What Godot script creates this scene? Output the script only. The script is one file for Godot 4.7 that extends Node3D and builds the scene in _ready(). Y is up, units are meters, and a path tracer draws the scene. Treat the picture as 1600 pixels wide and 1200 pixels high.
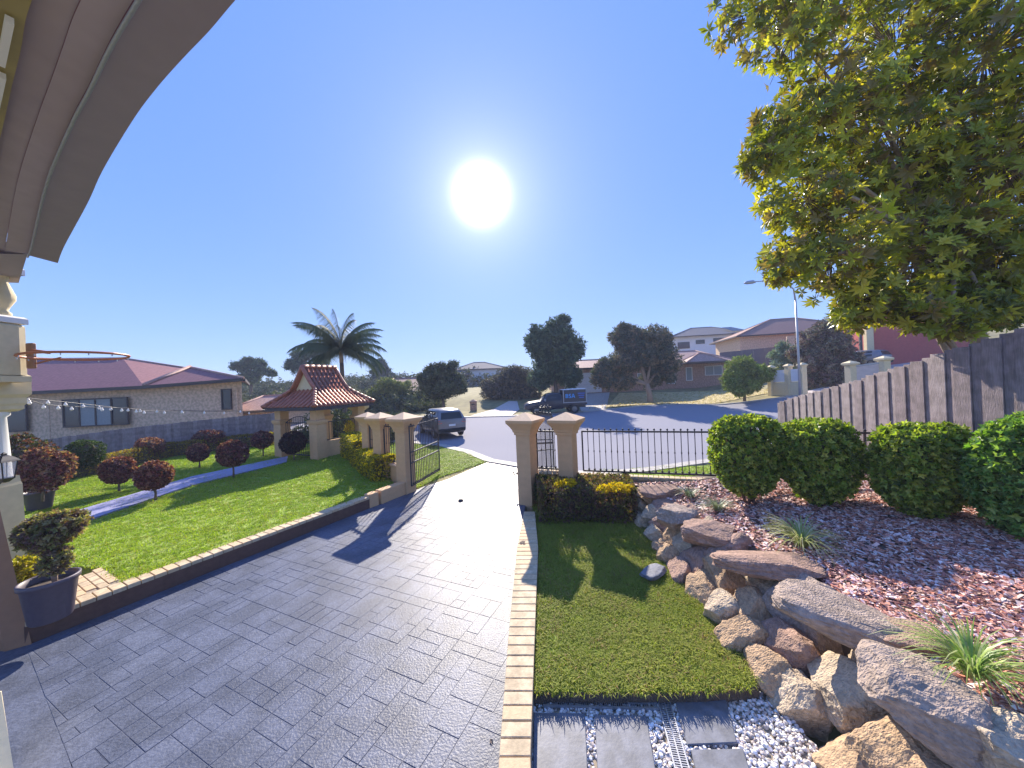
extends Node3D
# A sunny cul-de-sac seen from a house: stamped driveway, gate pillars, lawns, a sandstone wall and the street. Metres, y up, the street lies towards -z.

var rng := RandomNumberGenerator.new()
var M := {}
var taken := {}
var leaf_cache := {}
var hills := FastNoiseLite.new()


class MB:
	var st := SurfaceTool.new()
	var x := Transform3D()
	var smooth := false

	func _init(is_smooth := false) -> void:
		smooth = is_smooth
		st.begin(Mesh.PRIMITIVE_TRIANGLES)
		st.set_smooth_group(0 if smooth else -1)

	func tri(a: Vector3, b: Vector3, c: Vector3) -> void:
		st.add_vertex(x * a)
		st.add_vertex(x * c)
		st.add_vertex(x * b)

	func trio(a: Vector3, b: Vector3, c: Vector3, out: Vector3) -> void:
		if (b - a).cross(c - a).dot(out) < 0.0:
			tri(a, c, b)
		else:
			tri(a, b, c)

	func quad(a: Vector3, b: Vector3, c: Vector3, d: Vector3) -> void:
		tri(a, b, c)
		tri(a, c, d)

	func quado(a: Vector3, b: Vector3, c: Vector3, d: Vector3, out: Vector3) -> void:
		trio(a, b, c, out)
		trio(a, c, d, out)

	func corner(c: Vector3, h: Vector3, ch: float, s: Vector3, axis: int) -> Vector3:
		var p := Vector3()
		for k in 3:
			p[k] = c[k] + s[k] * (h[k] - (0.0 if k == axis else ch))
		return p

	func box(c: Vector3, size: Vector3, ch := 0.0) -> void:
		var h := size / 2.0
		for a in 3:
			var b := (a + 1) % 3
			var d := (a + 2) % 3
			for s in [-1.0, 1.0]:
				var q := []
				for k in [[-1.0, -1.0], [1.0, -1.0], [1.0, 1.0], [-1.0, 1.0]]:
					var sg := Vector3()
					sg[a] = s
					sg[b] = k[0]
					sg[d] = k[1]
					q.append(corner(c, h, ch, sg, a))
				var o := Vector3()
				o[a] = s
				quado(q[0], q[1], q[2], q[3], o)
		if ch <= 0.0:
			return
		for a in 3:
			var b := (a + 1) % 3
			var d := (a + 2) % 3
			for sa in [-1.0, 1.0]:
				for sb in [-1.0, 1.0]:
					var s0 := Vector3()
					s0[a] = sa
					s0[b] = sb
					s0[d] = -1.0
					var s1 := s0
					s1[d] = 1.0
					var o := Vector3()
					o[a] = sa
					o[b] = sb
					quado(corner(c, h, ch, s0, a), corner(c, h, ch, s1, a), corner(c, h, ch, s1, b), corner(c, h, ch, s0, b), o)
		for sx in [-1.0, 1.0]:
			for sy in [-1.0, 1.0]:
				for sz in [-1.0, 1.0]:
					var s := Vector3(sx, sy, sz)
					trio(corner(c, h, ch, s, 0), corner(c, h, ch, s, 1), corner(c, h, ch, s, 2), s)

	func beam(a: Vector3, b: Vector3, w: float, h: float, ch := 0.0) -> void:
		var keep := x
		var z := (b - a).normalized()
		var up := Vector3.UP if absf(z.y) < 0.95 else Vector3.RIGHT
		var r := up.cross(z).normalized()
		x = x * Transform3D(Basis(r, z.cross(r), z), (a + b) / 2.0)
		box(Vector3.ZERO, Vector3(w, h, a.distance_to(b)), ch)
		x = keep

	func lathe(profile: Array, seg := 16, at := Vector3.ZERO) -> void:
		for i in seg:
			var a0 := TAU * i / seg
			var a1 := TAU * (i + 1) / seg
			var u := Vector3(cos(a0), 0, sin(a0))
			var v := Vector3(cos(a1), 0, sin(a1))
			for k in profile.size() - 1:
				var p = profile[k]
				var q = profile[k + 1]
				var up := Vector3.UP
				var a: Vector3 = at + u * p[0] + up * p[1]
				var b: Vector3 = at + v * p[0] + up * p[1]
				var c: Vector3 = at + v * q[0] + up * q[1]
				var d: Vector3 = at + u * q[0] + up * q[1]
				if p[0] > 0.0001:
					tri(a, c, b)
				if q[0] > 0.0001:
					tri(a, d, c)

	func tube(pts: Array, radii: Array, seg := 8, caps := true) -> void:
		var rings := []
		var t: Vector3 = (pts[1] - pts[0]).normalized()
		var r := t.cross(Vector3.UP if absf(t.y) < 0.9 else Vector3.RIGHT).normalized()
		for i in pts.size():
			var t2: Vector3 = (pts[mini(i + 1, pts.size() - 1)] - pts[maxi(i - 1, 0)]).normalized()
			r = (r - t2 * r.dot(t2)).normalized()
			var f := t2.cross(r)
			var ring := []
			var rad: float = radii[i] if i < radii.size() else radii[-1]
			for k in seg:
				var a := TAU * k / seg
				ring.append(pts[i] + (r * cos(a) + f * sin(a)) * rad)
			rings.append(ring)
		for i in rings.size() - 1:
			for k in seg:
				var n := (k + 1) % seg
				quad(rings[i][k], rings[i][n], rings[i + 1][n], rings[i + 1][k])
		if caps:
			for k in range(1, seg - 1):
				tri(rings[0][0], rings[0][k + 1], rings[0][k])
				tri(rings[-1][0], rings[-1][k], rings[-1][k + 1])

	func area2(p: PackedVector2Array) -> float:
		var a := 0.0
		for i in p.size():
			a += p[i].cross(p[(i + 1) % p.size()])
		return a

	func prism(p: PackedVector2Array, y0: float, y1: float, ch := 0.0) -> void:
		# p holds (x, z); the top edge may be chamfered (convex outlines)
		var top := p
		if ch > 0.0:
			var off := Geometry2D.offset_polygon(p, -ch)
			if off.size() == 1:
				top = off[0]
		var idx := Geometry2D.triangulate_polygon(top)
		for i in range(0, idx.size(), 3):
			trio(v3(top[idx[i]], y1), v3(top[idx[i + 1]], y1), v3(top[idx[i + 2]], y1), Vector3.UP)
		var sgn := signf(area2(p))
		var rim := y1 - ch
		for i in p.size():
			var a := p[i]
			var b := p[(i + 1) % p.size()]
			var o := Vector3(b.y - a.y, 0, -(b.x - a.x)) * sgn
			quado(v3(a, y0), v3(b, y0), v3(b, rim), v3(a, rim), o)
		if ch > 0.0:
			if top.size() != p.size():
				return
			var k := 0
			for i in top.size():
				if top[i].distance_squared_to(p[0]) < top[k].distance_squared_to(p[0]):
					k = i
			var dir := 1 if signf(area2(top)) == sgn else -1
			for i in p.size():
				var a := p[i]
				var b := p[(i + 1) % p.size()]
				var c := top[posmod(k + dir * (i + 1), top.size())]
				var d := top[posmod(k + dir * i, top.size())]
				quado(v3(a, rim), v3(b, rim), v3(c, y1), v3(d, y1), Vector3.UP)

	func v3(p: Vector2, y: float) -> Vector3:
		return Vector3(p.x, y, p.y)

	func plate(p: PackedVector2Array, depth: float) -> void:
		# p in local x, y; extruded along local z from -depth/2 to depth/2
		var keep := x
		x = x * Transform3D(Basis(Vector3.RIGHT, Vector3(0, 0, -1), Vector3.UP), Vector3.ZERO)
		prism(p, -depth / 2.0, depth / 2.0)
		x = keep

	func mesh() -> ArrayMesh:
		st.generate_normals()
		return st.commit()


# ---------------------------------------------------------------- objects and names
func numbered(called: String) -> String:
	var n: int = taken.get(called, 0)
	taken[called] = n + 1
	return called if n == 0 else "%s_%03d" % [called, n]


func obj(called: String, mb, m: Material, parent: Node = self, at := Vector3.ZERO) -> MeshInstance3D:
	var o := MeshInstance3D.new()
	o.mesh = mb.mesh() if mb is MB else mb
	o.material_override = m
	o.position = at
	o.name = numbered(called) if parent == self else called
	parent.add_child(o, true)
	return o


func tag(o: Node, label: String, category: String, group := "") -> Node:
	o.set_meta("label", label)
	o.set_meta("category", category)
	if group:
		o.set_meta("group", group)
	return o


func thing(called: String, label: String, category: String, at := Vector3.ZERO, turn := 0.0, group := "") -> Node3D:
	var o := Node3D.new()
	o.name = numbered(called)
	add_child(o)
	o.position = at
	o.rotation.y = turn
	tag(o, label, category, group)
	return o


func kind(o: Node, k: String) -> Node:
	o.set_meta("kind", k)
	return o


func copy(src: Node3D, called: String, label: String, at: Vector3, turn := 0.0, size := 1.0) -> Node3D:
	var o: Node3D = src.duplicate()
	o.name = numbered(called)
	add_child(o)
	o.position = at
	o.rotation.y = turn
	o.scale = Vector3.ONE * size
	o.set_meta("label", label)
	return o


func scatter(called: String, mesh: Mesh, m: Material, places: Array, tints: Array, parent: Node = self) -> MultiMeshInstance3D:
	var mm := MultiMesh.new()
	mm.transform_format = MultiMesh.TRANSFORM_3D
	mm.use_colors = true
	mm.mesh = mesh
	mm.instance_count = places.size()
	for i in places.size():
		mm.set_instance_transform(i, places[i])
		mm.set_instance_color(i, tints[i])
	var o := MultiMeshInstance3D.new()
	o.multimesh = mm
	o.material_override = m
	o.name = numbered(called) if parent == self else called
	parent.add_child(o, true)
	o.set_meta("kind", "stuff")
	return o


# ---------------------------------------------------------------- materials
func noise_map(freq: float, from: Color, to: Color, size := 256, octaves := 4, as_bump := false) -> NoiseTexture2D:
	var n := FastNoiseLite.new()
	n.noise_type = FastNoiseLite.TYPE_SIMPLEX_SMOOTH
	n.seed = 7 + taken.size() * 3 + M.size()
	n.frequency = freq
	n.fractal_octaves = octaves
	var t := NoiseTexture2D.new()
	t.width = size
	t.height = size
	t.seamless = true
	t.noise = n
	if not as_bump:
		var g := Gradient.new()
		g.set_color(0, from.linear_to_srgb())
		g.set_color(1, to.linear_to_srgb())
		t.color_ramp = g
	return t


func lin(r: float, g: float, b: float) -> Color:
	return Color(r, g, b)


func mat(called: String, c: Color, rough := 0.8, vary := 0.25, per_metre := 0.7, relief := 0.0, metal := 0.0, spec := 0.5) -> StandardMaterial3D:
	var m := StandardMaterial3D.new()
	m.resource_name = called
	m.roughness = rough
	m.metallic = metal
	m.metallic_specular = spec
	if vary > 0.0:
		var dark := Color(c.r * (1 - vary), c.g * (1 - vary), c.b * (1 - vary * 0.9))
		var pale := Color(minf(c.r * (1 + vary), 0.9), minf(c.g * (1 + vary), 0.9), minf(c.b * (1 + vary * 1.1), 0.9))
		m.albedo_texture = noise_map(0.025, dark, pale)
		m.uv1_triplanar = true
		m.uv1_world_triplanar = true
		m.uv1_scale = Vector3.ONE * per_metre
	else:
		m.albedo_color = c.linear_to_srgb()
	if relief > 0.0:
		m.heightmap_enabled = true
		m.heightmap_texture = M.get("bump_tex", null)
		m.heightmap_scale = relief
		m.uv1_triplanar = true
		m.uv1_world_triplanar = true
		m.uv1_scale = Vector3.ONE * per_metre
	M[called] = m
	return m


func stained(called: String, deep := 0.72, per_metre := 0.22) -> void:
	# broad uneven weathering over a material
	if not M.has("stain_tex"):
		M.stain_tex = noise_map(0.012, Color.WHITE, Color.WHITE, 512, 6)
		var g := Gradient.new()
		g.set_color(0, Color(deep, deep, deep * 0.99))
		g.set_color(1, Color.WHITE)
		g.set_offset(0, 0.25)
		g.set_offset(1, 0.7)
		M.stain_tex.color_ramp = g
	var m: StandardMaterial3D = M[called]
	m.detail_enabled = true
	m.detail_albedo = M.stain_tex
	m.detail_blend_mode = BaseMaterial3D.BLEND_MODE_MUL
	m.detail_uv_layer = BaseMaterial3D.DETAIL_UV_2
	m.uv2_triplanar = true
	m.uv2_world_triplanar = true
	m.uv2_scale = Vector3.ONE * per_metre


func leafy(called: String, rough := 0.45, back := Color(0.5, 0.55, 0.2), spec := 0.4) -> StandardMaterial3D:
	var m := StandardMaterial3D.new()
	m.resource_name = called
	m.vertex_color_use_as_albedo = true
	m.roughness = rough
	m.metallic_specular = spec
	m.backlight_enabled = true
	m.backlight = back
	M[called] = m
	return m


func materials() -> void:
	M.bump_tex = noise_map(0.03, Color.BLACK, Color.WHITE, 512, 5, true)
	mat("concrete_stamped", lin(0.112, 0.128, 0.172), 0.48, 0.24, 2.1, 0.28, 0.0, 0.37)
	mat("concrete_stamped_pale", lin(0.119, 0.135, 0.178), 0.48, 0.24, 2.1, 0.28, 0.0, 0.37)
	mat("concrete_stamped_dark", lin(0.106, 0.122, 0.166), 0.48, 0.24, 2.1, 0.28, 0.0, 0.37)
	mat("grout", lin(0.08, 0.09, 0.122), 0.5, 0.2, 1.0)
	mat("apron", lin(0.22, 0.22, 0.245), 0.5, 0.2, 0.6, 0.6)
	mat("kerb", lin(0.42, 0.40, 0.37), 0.75, 0.15, 0.6)
	mat("asphalt", lin(0.25, 0.25, 0.285), 0.9, 0.06, 1.5, 0.2, 0.0, 0.25)
	mat("footpath", lin(0.26, 0.26, 0.40), 0.7, 0.2, 0.8)
	mat("earth", lin(0.10, 0.075, 0.055), 0.95, 0.35, 0.8, 1.0)
	mat("lawn_base", lin(0.27, 0.36, 0.05), 0.95, 0.4, 0.9, 1.0)
	mat("dry_lawn", lin(0.50, 0.41, 0.19), 0.95, 0.3, 0.25)
	mat("terrain", lin(0.24, 0.21, 0.09), 0.95, 0.38, 0.12)
	mat("render_tan", lin(0.62, 0.39, 0.2), 0.85, 0.08, 0.9, 0.12)
	mat("render_cap", lin(0.64, 0.44, 0.27), 0.8, 0.1, 1.2, 0.12)
	mat("render_cream", lin(0.66, 0.55, 0.34), 0.85, 0.08, 0.8, 0.1)
	mat("cream_brick", lin(0.62, 0.49, 0.31), 0.8, 0.14, 3.0, 0.12)
	mat("cream_brick_warm", lin(0.58, 0.43, 0.25), 0.8, 0.14, 3.0, 0.12)
	mat("mortar", lin(0.30, 0.25, 0.18), 0.9, 0.15, 2.0)
	mat("iron", lin(0.02, 0.02, 0.028), 0.45, 0.0)
	mat("sandstone", lin(0.53, 0.36, 0.205), 0.9, 0.42, 2.6, 1.8)
	mat("sandstone_pale", lin(0.58, 0.46, 0.31), 0.9, 0.42, 2.6, 1.8)
	mat("sandstone_grey", lin(0.43, 0.335, 0.26), 0.92, 0.42, 2.6, 1.8)
	mat("sandstone_brown", lin(0.42, 0.27, 0.195), 0.9, 0.42, 2.6, 1.8)
	mat("slab_grey", lin(0.17, 0.18, 0.21), 0.6, 0.12, 1.5, 0.08)
	mat("paling", lin(0.29, 0.235, 0.235), 0.9, 0.3, 1.2, 0.5)
	mat("paling_pale", lin(0.36, 0.30, 0.295), 0.9, 0.3, 1.2, 0.5)
	for n in ["paling", "paling_pale"]:
		M[n].uv1_scale = Vector3(7.0, 0.5, 7.0)
	mat("bark", lin(0.16, 0.12, 0.09), 0.95, 0.35, 2.0, 1.0)
	mat("bark_pale", lin(0.36, 0.27, 0.2), 0.9, 0.3, 2.0, 0.8)
	mat("twigs", lin(0.11, 0.085, 0.055), 1.0, 0.3, 3.0)
	mat("pot", lin(0.10, 0.08, 0.10), 0.5, 0.15, 2.0)
	mat("terracotta", lin(0.43, 0.15, 0.085), 0.5, 0.2, 2.0)
	mat("brick_wall", lin(0.70, 0.50, 0.345), 0.9, 0.05, 0.9, 0.2)
	mat("brick_red", lin(0.46, 0.29, 0.22), 0.9, 0.2, 0.9, 0.2)
	mat("brick_dark", lin(0.13, 0.07, 0.05), 0.9, 0.2, 1.5, 0.2)
	mat("roof_plum", lin(0.30, 0.115, 0.115), 0.75, 0.12, 0.5)
	mat("roof_brown", lin(0.28, 0.15, 0.115), 0.8, 0.15, 0.5)
	mat("roof_pink", lin(0.46, 0.28, 0.23), 0.8, 0.15, 0.5)
	mat("roof_dark", lin(0.09, 0.095, 0.12), 0.9, 0.1, 0.5)
	mat("house_white", lin(0.72, 0.72, 0.74), 0.8, 0.05, 0.5)
	mat("red_wall", lin(0.44, 0.09, 0.08), 0.8, 0.1, 0.5)
	mat("fascia_dark", lin(0.045, 0.035, 0.037), 0.6, 0.0)
	mat("eave_paint", lin(0.40, 0.32, 0.345), 0.7, 0.06, 0.6)
	mat("gutter_paint", lin(0.31, 0.255, 0.29), 0.5, 0.05, 0.6)
	mat("olive_wall", lin(0.36, 0.29, 0.12), 0.85, 0.08, 0.8)
	mat("white_paint", lin(0.78, 0.76, 0.74), 0.55, 0.0)
	mat("timber_orange", lin(0.34, 0.17, 0.085), 0.6, 0.12, 1.2)
	mat("car_dark", lin(0.05, 0.05, 0.062), 0.25, 0.0, 1.0, 0.0, 0.3)
	mat("car_grey", lin(0.2, 0.2, 0.22), 0.25, 0.0, 1.0, 0.0, 0.4)
	mat("car_blue", lin(0.03, 0.03, 0.06), 0.25, 0.0, 1.0, 0.0, 0.3)
	mat("car_glass", lin(0.015, 0.017, 0.02), 0.06, 0.0)
	mat("tyre", lin(0.018, 0.018, 0.018), 0.85, 0.0)
	mat("rim_metal", lin(0.2, 0.2, 0.21), 0.3, 0.0, 1.0, 0.0, 0.8)
	mat("window_dark", lin(0.03, 0.032, 0.04), 0.12, 0.0)
	mat("curtain", lin(0.22, 0.25, 0.26), 0.6, 0.1, 1.0)
	mat("steel", lin(0.38, 0.39, 0.42), 0.45, 0.05, 1.0, 0.0, 0.7)
	mat("lamp_red", lin(0.4, 0.02, 0.02), 0.3, 0.0)
	mat("sign_cyan", lin(0.06, 0.35, 0.75), 0.5, 0.0)
	mat("sign_blue", lin(0.03, 0.10, 0.40), 0.5, 0.0)
	mat("white_concrete", lin(0.55, 0.47, 0.43), 0.8, 0.12, 0.5)
	mat("hoop_orange", lin(0.45, 0.14, 0.06), 0.4, 0.0)
	mat("solar", lin(0.02, 0.03, 0.06), 0.12, 0.0)
	mat("colorbond", lin(0.10, 0.095, 0.12), 0.6, 0.06, 0.5)
	mat("flower_pale", lin(0.65, 0.6, 0.55), 0.6, 0.0)
	var lamp_glass := mat("lamp_glass", lin(0.8, 0.8, 0.8), 0.1, 0.0)
	lamp_glass.transparency = BaseMaterial3D.TRANSPARENCY_ALPHA
	lamp_glass.albedo_color.a = 0.35
	for n in ["concrete_stamped", "concrete_stamped_pale", "concrete_stamped_dark", "apron", "kerb", "slab_grey", "brick_wall", "brick_red", "sandstone", "sandstone_pale", "sandstone_brown", "sandstone_grey", "roof_plum", "roof_pink", "paling", "paling_pale", "terracotta", "cream_brick"]:
		stained(n, 0.86, 0.22 if n.begins_with("con") or n == "asphalt" else 0.7)
	leafy("grass", 0.6, Color(0.95, 1.0, 0.55), 0.3)
	leafy("leaf", 0.42, Color(0.95, 1.0, 0.5))
	leafy("leaf_gloss", 0.34, Color(1.0, 1.0, 0.5), 0.45)
	leafy("leaf_far", 0.7, Color(0.55, 0.6, 0.4), 0.25)
	leafy("chip", 0.6, Color(0, 0, 0), 0.45)
	M.chip.backlight_enabled = false
	leafy("pebble", 0.5, Color(0, 0, 0), 0.5)
	M.pebble.backlight_enabled = false


# ---------------------------------------------------------------- small shapes
func leaf_mesh(l: float, w: float, n := 1, spread := 0.0, droop := 0.12) -> ArrayMesh:
	# n leaves round a point: one leaf lies along +z; a rosette opens round +z
	var key := "%s_%s_%s_%s" % [l, w, n, spread]
	if leaf_cache.has(key):
		return leaf_cache[key]
	var mb := MB.new()
	for i in n:
		var a := TAU * i / n + rng.randf() * 0.6
		var open: float = spread * rng.randf_range(0.7, 1.15) if n > 1 else 0.0
		var b := Basis(Vector3(0, 0, 1), a) * Basis(Vector3.RIGHT, open)
		mb.x = Transform3D(b.scaled_local(Vector3.ONE * rng.randf_range(0.8, 1.1)), Vector3.ZERO)
		var base := Vector3.ZERO
		var ml := Vector3(-w / 2, w * 0.18, l * 0.48)
		var mr := Vector3(w / 2, w * 0.18, l * 0.48)
		var mid := Vector3(0, 0, l * 0.5)
		var tip := Vector3(0, -droop * l, l)
		mb.tri(base, mid, ml)
		mb.tri(base, mr, mid)
		mb.tri(ml, mid, tip)
		mb.tri(mid, mr, tip)
	leaf_cache[key] = mb.mesh()
	return leaf_cache[key]


func tuft_mesh(blades: int, h: float, w: float, reach: float, lean: float) -> ArrayMesh:
	var mb := MB.new()
	for i in blades:
		var a := rng.randf() * TAU
		var dir := Vector3(cos(a), 0, sin(a))
		var side := Vector3(-dir.z, 0, dir.x) * w / 2.0
		var foot := Vector3(rng.randf_range(-reach, reach), 0, rng.randf_range(-reach, reach))
		var hh := h * rng.randf_range(0.6, 1.2)
		var k := lean * rng.randf_range(0.5, 1.3)
		var p1 := foot + dir * hh * k * 0.35 + Vector3.UP * hh * 0.6
		var p2 := foot + dir * hh * k + Vector3.UP * hh * (1.0 - 0.25 * k)
		mb.tri(foot - side, foot + side, p1 + side * 0.8)
		mb.tri(foot - side, p1 + side * 0.8, p1 - side * 0.8)
		mb.tri(p1 - side * 0.8, p1 + side * 0.8, p2)
	return mb.mesh()


var ico_v := []
var ico_f := []


func ico(n: int) -> Array:
	while ico_v.size() <= n:
		if ico_v.is_empty():
			var t := (1.0 + sqrt(5.0)) / 2.0
			var v := []
			for p in [Vector3(-1, t, 0), Vector3(1, t, 0), Vector3(-1, -t, 0), Vector3(1, -t, 0), Vector3(0, -1, t), Vector3(0, 1, t), Vector3(0, -1, -t), Vector3(0, 1, -t), Vector3(t, 0, -1), Vector3(t, 0, 1), Vector3(-t, 0, -1), Vector3(-t, 0, 1)]:
				v.append(p.normalized())
			ico_v.append(v)
			var f := []
			for i in 12:
				for j in range(i + 1, 12):
					for k in range(j + 1, 12):
						if v[i].distance_to(v[j]) < 1.1 and v[j].distance_to(v[k]) < 1.1 and v[i].distance_to(v[k]) < 1.1:
							f.append([i, j, k])
			ico_f.append(f)
		else:
			var v: Array = ico_v[-1].duplicate()
			var mids := {}
			var f := []
			for q in ico_f[-1]:
				var m := []
				for e in 3:
					var a: int = mini(q[e], q[(e + 1) % 3])
					var b: int = maxi(q[e], q[(e + 1) % 3])
					var key := a * 100000 + b
					if not mids.has(key):
						mids[key] = v.size()
						v.append((v[a] + v[b]).normalized())
					m.append(mids[key])
				f.append([q[0], m[0], m[2]])
				f.append([q[1], m[1], m[0]])
				f.append([q[2], m[2], m[1]])
				f.append([m[0], m[1], m[2]])
			ico_v.append(v)
			ico_f.append(f)
	return [ico_v[n], ico_f[n]]


func boulder(half: Vector3, level := 3, cuts := 7, rough := 0.1, square := 4.0, smooth := false) -> ArrayMesh:
	var g := ico(level)
	var planes := []
	for i in cuts:
		planes.append([Vector3(rng.randfn(), rng.randfn(), rng.randfn()).normalized(), rng.randf_range(0.66, 0.96)])
	var shift := Vector3(rng.randf() * 90, rng.randf() * 90, rng.randf() * 90)
	var pts := []
	for d in g[0]:
		var k := pow(pow(absf(d.x), square) + pow(absf(d.y), square) + pow(absf(d.z), square), 1.0 / square)
		var p: Vector3 = d / k
		for c in planes:
			var over: float = p.dot(c[0]) - c[1] * 1.15
			if over > 0.0:
				p -= c[0] * over
		p *= 1.0 + rough * hills.get_noise_3dv(p * 60.0 + shift) + rough * 0.6 * hills.get_noise_3dv(p * 170.0 + shift)
		p *= 1.0 + rough * 0.45 * hills.get_noise_3d(p.x * 20 + shift.x, p.y * 420.0, p.z * 20) + rough * 0.3 * hills.get_noise_3dv(p * 520.0 + shift)
		pts.append(p * half)
	var mb := MB.new(smooth)
	for f in g[1]:
		mb.trio(pts[f[0]], pts[f[1]], pts[f[2]], pts[f[0]] + pts[f[1]] + pts[f[2]])
	return mb.mesh()


func rot_to(z: Vector3, roll: float) -> Basis:
	var up := Vector3.UP if absf(z.y) < 0.95 else Vector3.RIGHT
	var r := up.cross(z).normalized()
	return Basis(r, z.cross(r), z).rotated(z, roll)


func tint(c: Color, v: float) -> Color:
	var k := 1.0 + rng.randf_range(-v, v)
	return Color(c.r * k * (1 + rng.randf_range(-v, v) * 0.3), c.g * k, c.b * k * (1 + rng.randf_range(-v, v) * 0.3))


func blob_leaves(blobs: Array, cols: Array, size := 1.0, outward := 0.7, inner := 0.6, wobble := 0.22, up := 0.0, square := 2.0) -> Array:
	# blobs: [centre, half sizes, count]; returns [places, tints] with leaves through the outer part of each volume
	var places := []
	var tints := []
	for b in blobs:
		var shift := Vector3(rng.randf() * 50, rng.randf() * 50, rng.randf() * 50)
		for i in b[2]:
			var d := Vector3(rng.randfn(), rng.randfn(), rng.randfn()).normalized()
			if square > 2.0:
				d /= pow(pow(absf(d.x), square) + pow(absf(d.y), square) + pow(absf(d.z), square), 1.0 / square)
			var r := pow(rng.randf_range(inner * inner * inner, 1.0), 0.3333)
			r *= 1.0 + wobble * hills.get_noise_3dv(d * 45.0 + shift) * 2.0
			var z := (d * outward + Vector3(rng.randfn(), rng.randfn() + up, rng.randfn()) * 0.5).normalized()
			var s := size * rng.randf_range(0.7, 1.25)
			places.append(Transform3D(rot_to(z, rng.randf() * TAU).scaled_local(Vector3(s, s, s)), b[0] + d * r * b[1]))
			tints.append(tint(cols[rng.randi() % cols.size()], 0.28))
	return [places, tints]


func lump(half: Vector3, at: Vector3, rough := 0.12) -> ArrayMesh:
	var g := ico(2)
	var mb := MB.new(true)
	for f in g[1]:
		var q := []
		for i in f:
			var d: Vector3 = g[0][i]
			q.append(at + d * half * (1.0 + rough * 2.0 * hills.get_noise_3dv(d * 50.0 + at * 10.0)))
		mb.trio(q[0], q[1], q[2], q[0] + q[1] + q[2] - at * 3.0)
	return mb.mesh()


func ss(a: float, b: float, v: float) -> float:
	return smoothstep(a, b, v)


func ground_h(x: float, d: float) -> float:
	var h := 0.035 * maxf(0, minf(d, 36) - 18) + 0.15 * clampf(d - 36, 0, 8) + 0.04 * clampf(d - 44, 0, 60) + 0.02 * clampf(d - 104, 0, 200)
	h += ss(20, 26, d) * (ss(18, 24, x) * (1.0 - ss(34, 42, d) * (1.0 - ss(27, 33, x))) + maxf(0, minf(x, 70) - 24) * 0.12)
	return h


func _ready() -> void:
	rng.seed = 4711
	hills.seed = 5
	# camera
	var cam := Camera3D.new()
	cam.name = "camera"
	cam.fov = 96.026
	cam.near = 0.05
	cam.far = 2500.0
	add_child(cam)
	cam.position = Vector3(0, 3.2, 0)
	cam.rotation.z = deg_to_rad(-2.5)
	# sun and sky
	var to_sun := Vector3(-0.0568, 0.4809, -0.8749)
	var sun := DirectionalLight3D.new()
	sun.name = "sun"
	sun.light_color = Color(1.0, 0.95, 0.88)
	sun.light_energy = 1.6
	sun.light_angular_distance = 0.5
	sun.shadow_enabled = true
	add_child(sun)
	sun.look_at_from_position(Vector3.ZERO, -(to_sun + Vector3(0, 0.045, 0)))
	var around := WorldEnvironment.new()
	around.name = "surroundings"
	var env := Environment.new()
	env.background_mode = Environment.BG_SKY
	env.tonemap_mode = Environment.TONE_MAPPER_LINEAR
	env.tonemap_exposure = 2.1
	env.fog_enabled = true
	env.fog_density = 0.0012
	env.fog_light_color = Color(0.86, 0.9, 1.0)
	env.sdfgi_enabled = true
	env.ssao_enabled = true
	env.ssil_enabled = true
	env.sky = Sky.new()
	env.sky.sky_material = clear_sky(to_sun)
	around.environment = env
	add_child(around)
	materials()
	# large structure
	ground()
	street()
	driveway()
	lawns()
	garden_bed()
	rock_wall()
	gravel_corner()
	front_gate()
	gatehouse(Vector3(-9.3, 0.3, -16.75))
	side_fences()
	own_house()
	left_neighbour()
	far_houses()
	# plants
	hedges()
	round_bushes()
	topiary()
	overhanging_tree()
	far_trees()
	palm()
	# objects
	vehicles()
	street_things()
	small_things()


func clear_sky(to_sun: Vector3) -> PanoramaSkyMaterial:
	var w := 1024
	var h := 512
	var img := Image.create(w, h, false, Image.FORMAT_RGBAF)
	var zenith := Vector3(0.080, 0.178, 0.52)
	var low := Vector3(0.215, 0.365, 0.63)
	for j in h:
		var el := PI / 2.0 - (j + 0.5) / h * PI
		var y := maxf(sin(el), 0.0)
		var base := zenith.lerp(low, pow(1.0 - y, 3.2)) + Vector3(0.14, 0.10, 0.0) * pow(1.0 - y, 11.0)
		for i in w:
			var az := (i + 0.5) / w * TAU
			var dir := Vector3(sin(az) * cos(el), sin(el), -cos(az) * cos(el))
			var a := rad_to_deg(acos(clampf(dir.dot(to_sun), -1, 1)))
			# air light round the sun: a bright core and a wide pale aureole
			var glow := 1.2 * exp(-pow(a / 3.2, 3.0)) + 0.5 * exp(-a / 3.2) + 0.20 * exp(-a / 15.0)
			var c := base + Vector3(1.0, 0.92, 0.97) * glow
			img.set_pixel(i, j, Color(c.x, c.y, c.z))
	var m := PanoramaSkyMaterial.new()
	m.panorama = ImageTexture.create_from_image(img)
	return m


# ---------------------------------------------------------------- ground and street
func steps(from: float, to: float, fine: float, grow: float, limit: float) -> Array:
	var out := [from]
	var s := fine
	while out[-1] < to:
		if out[-1] >= limit:
			s *= grow
		out.append(out[-1] + s)
	return out


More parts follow.
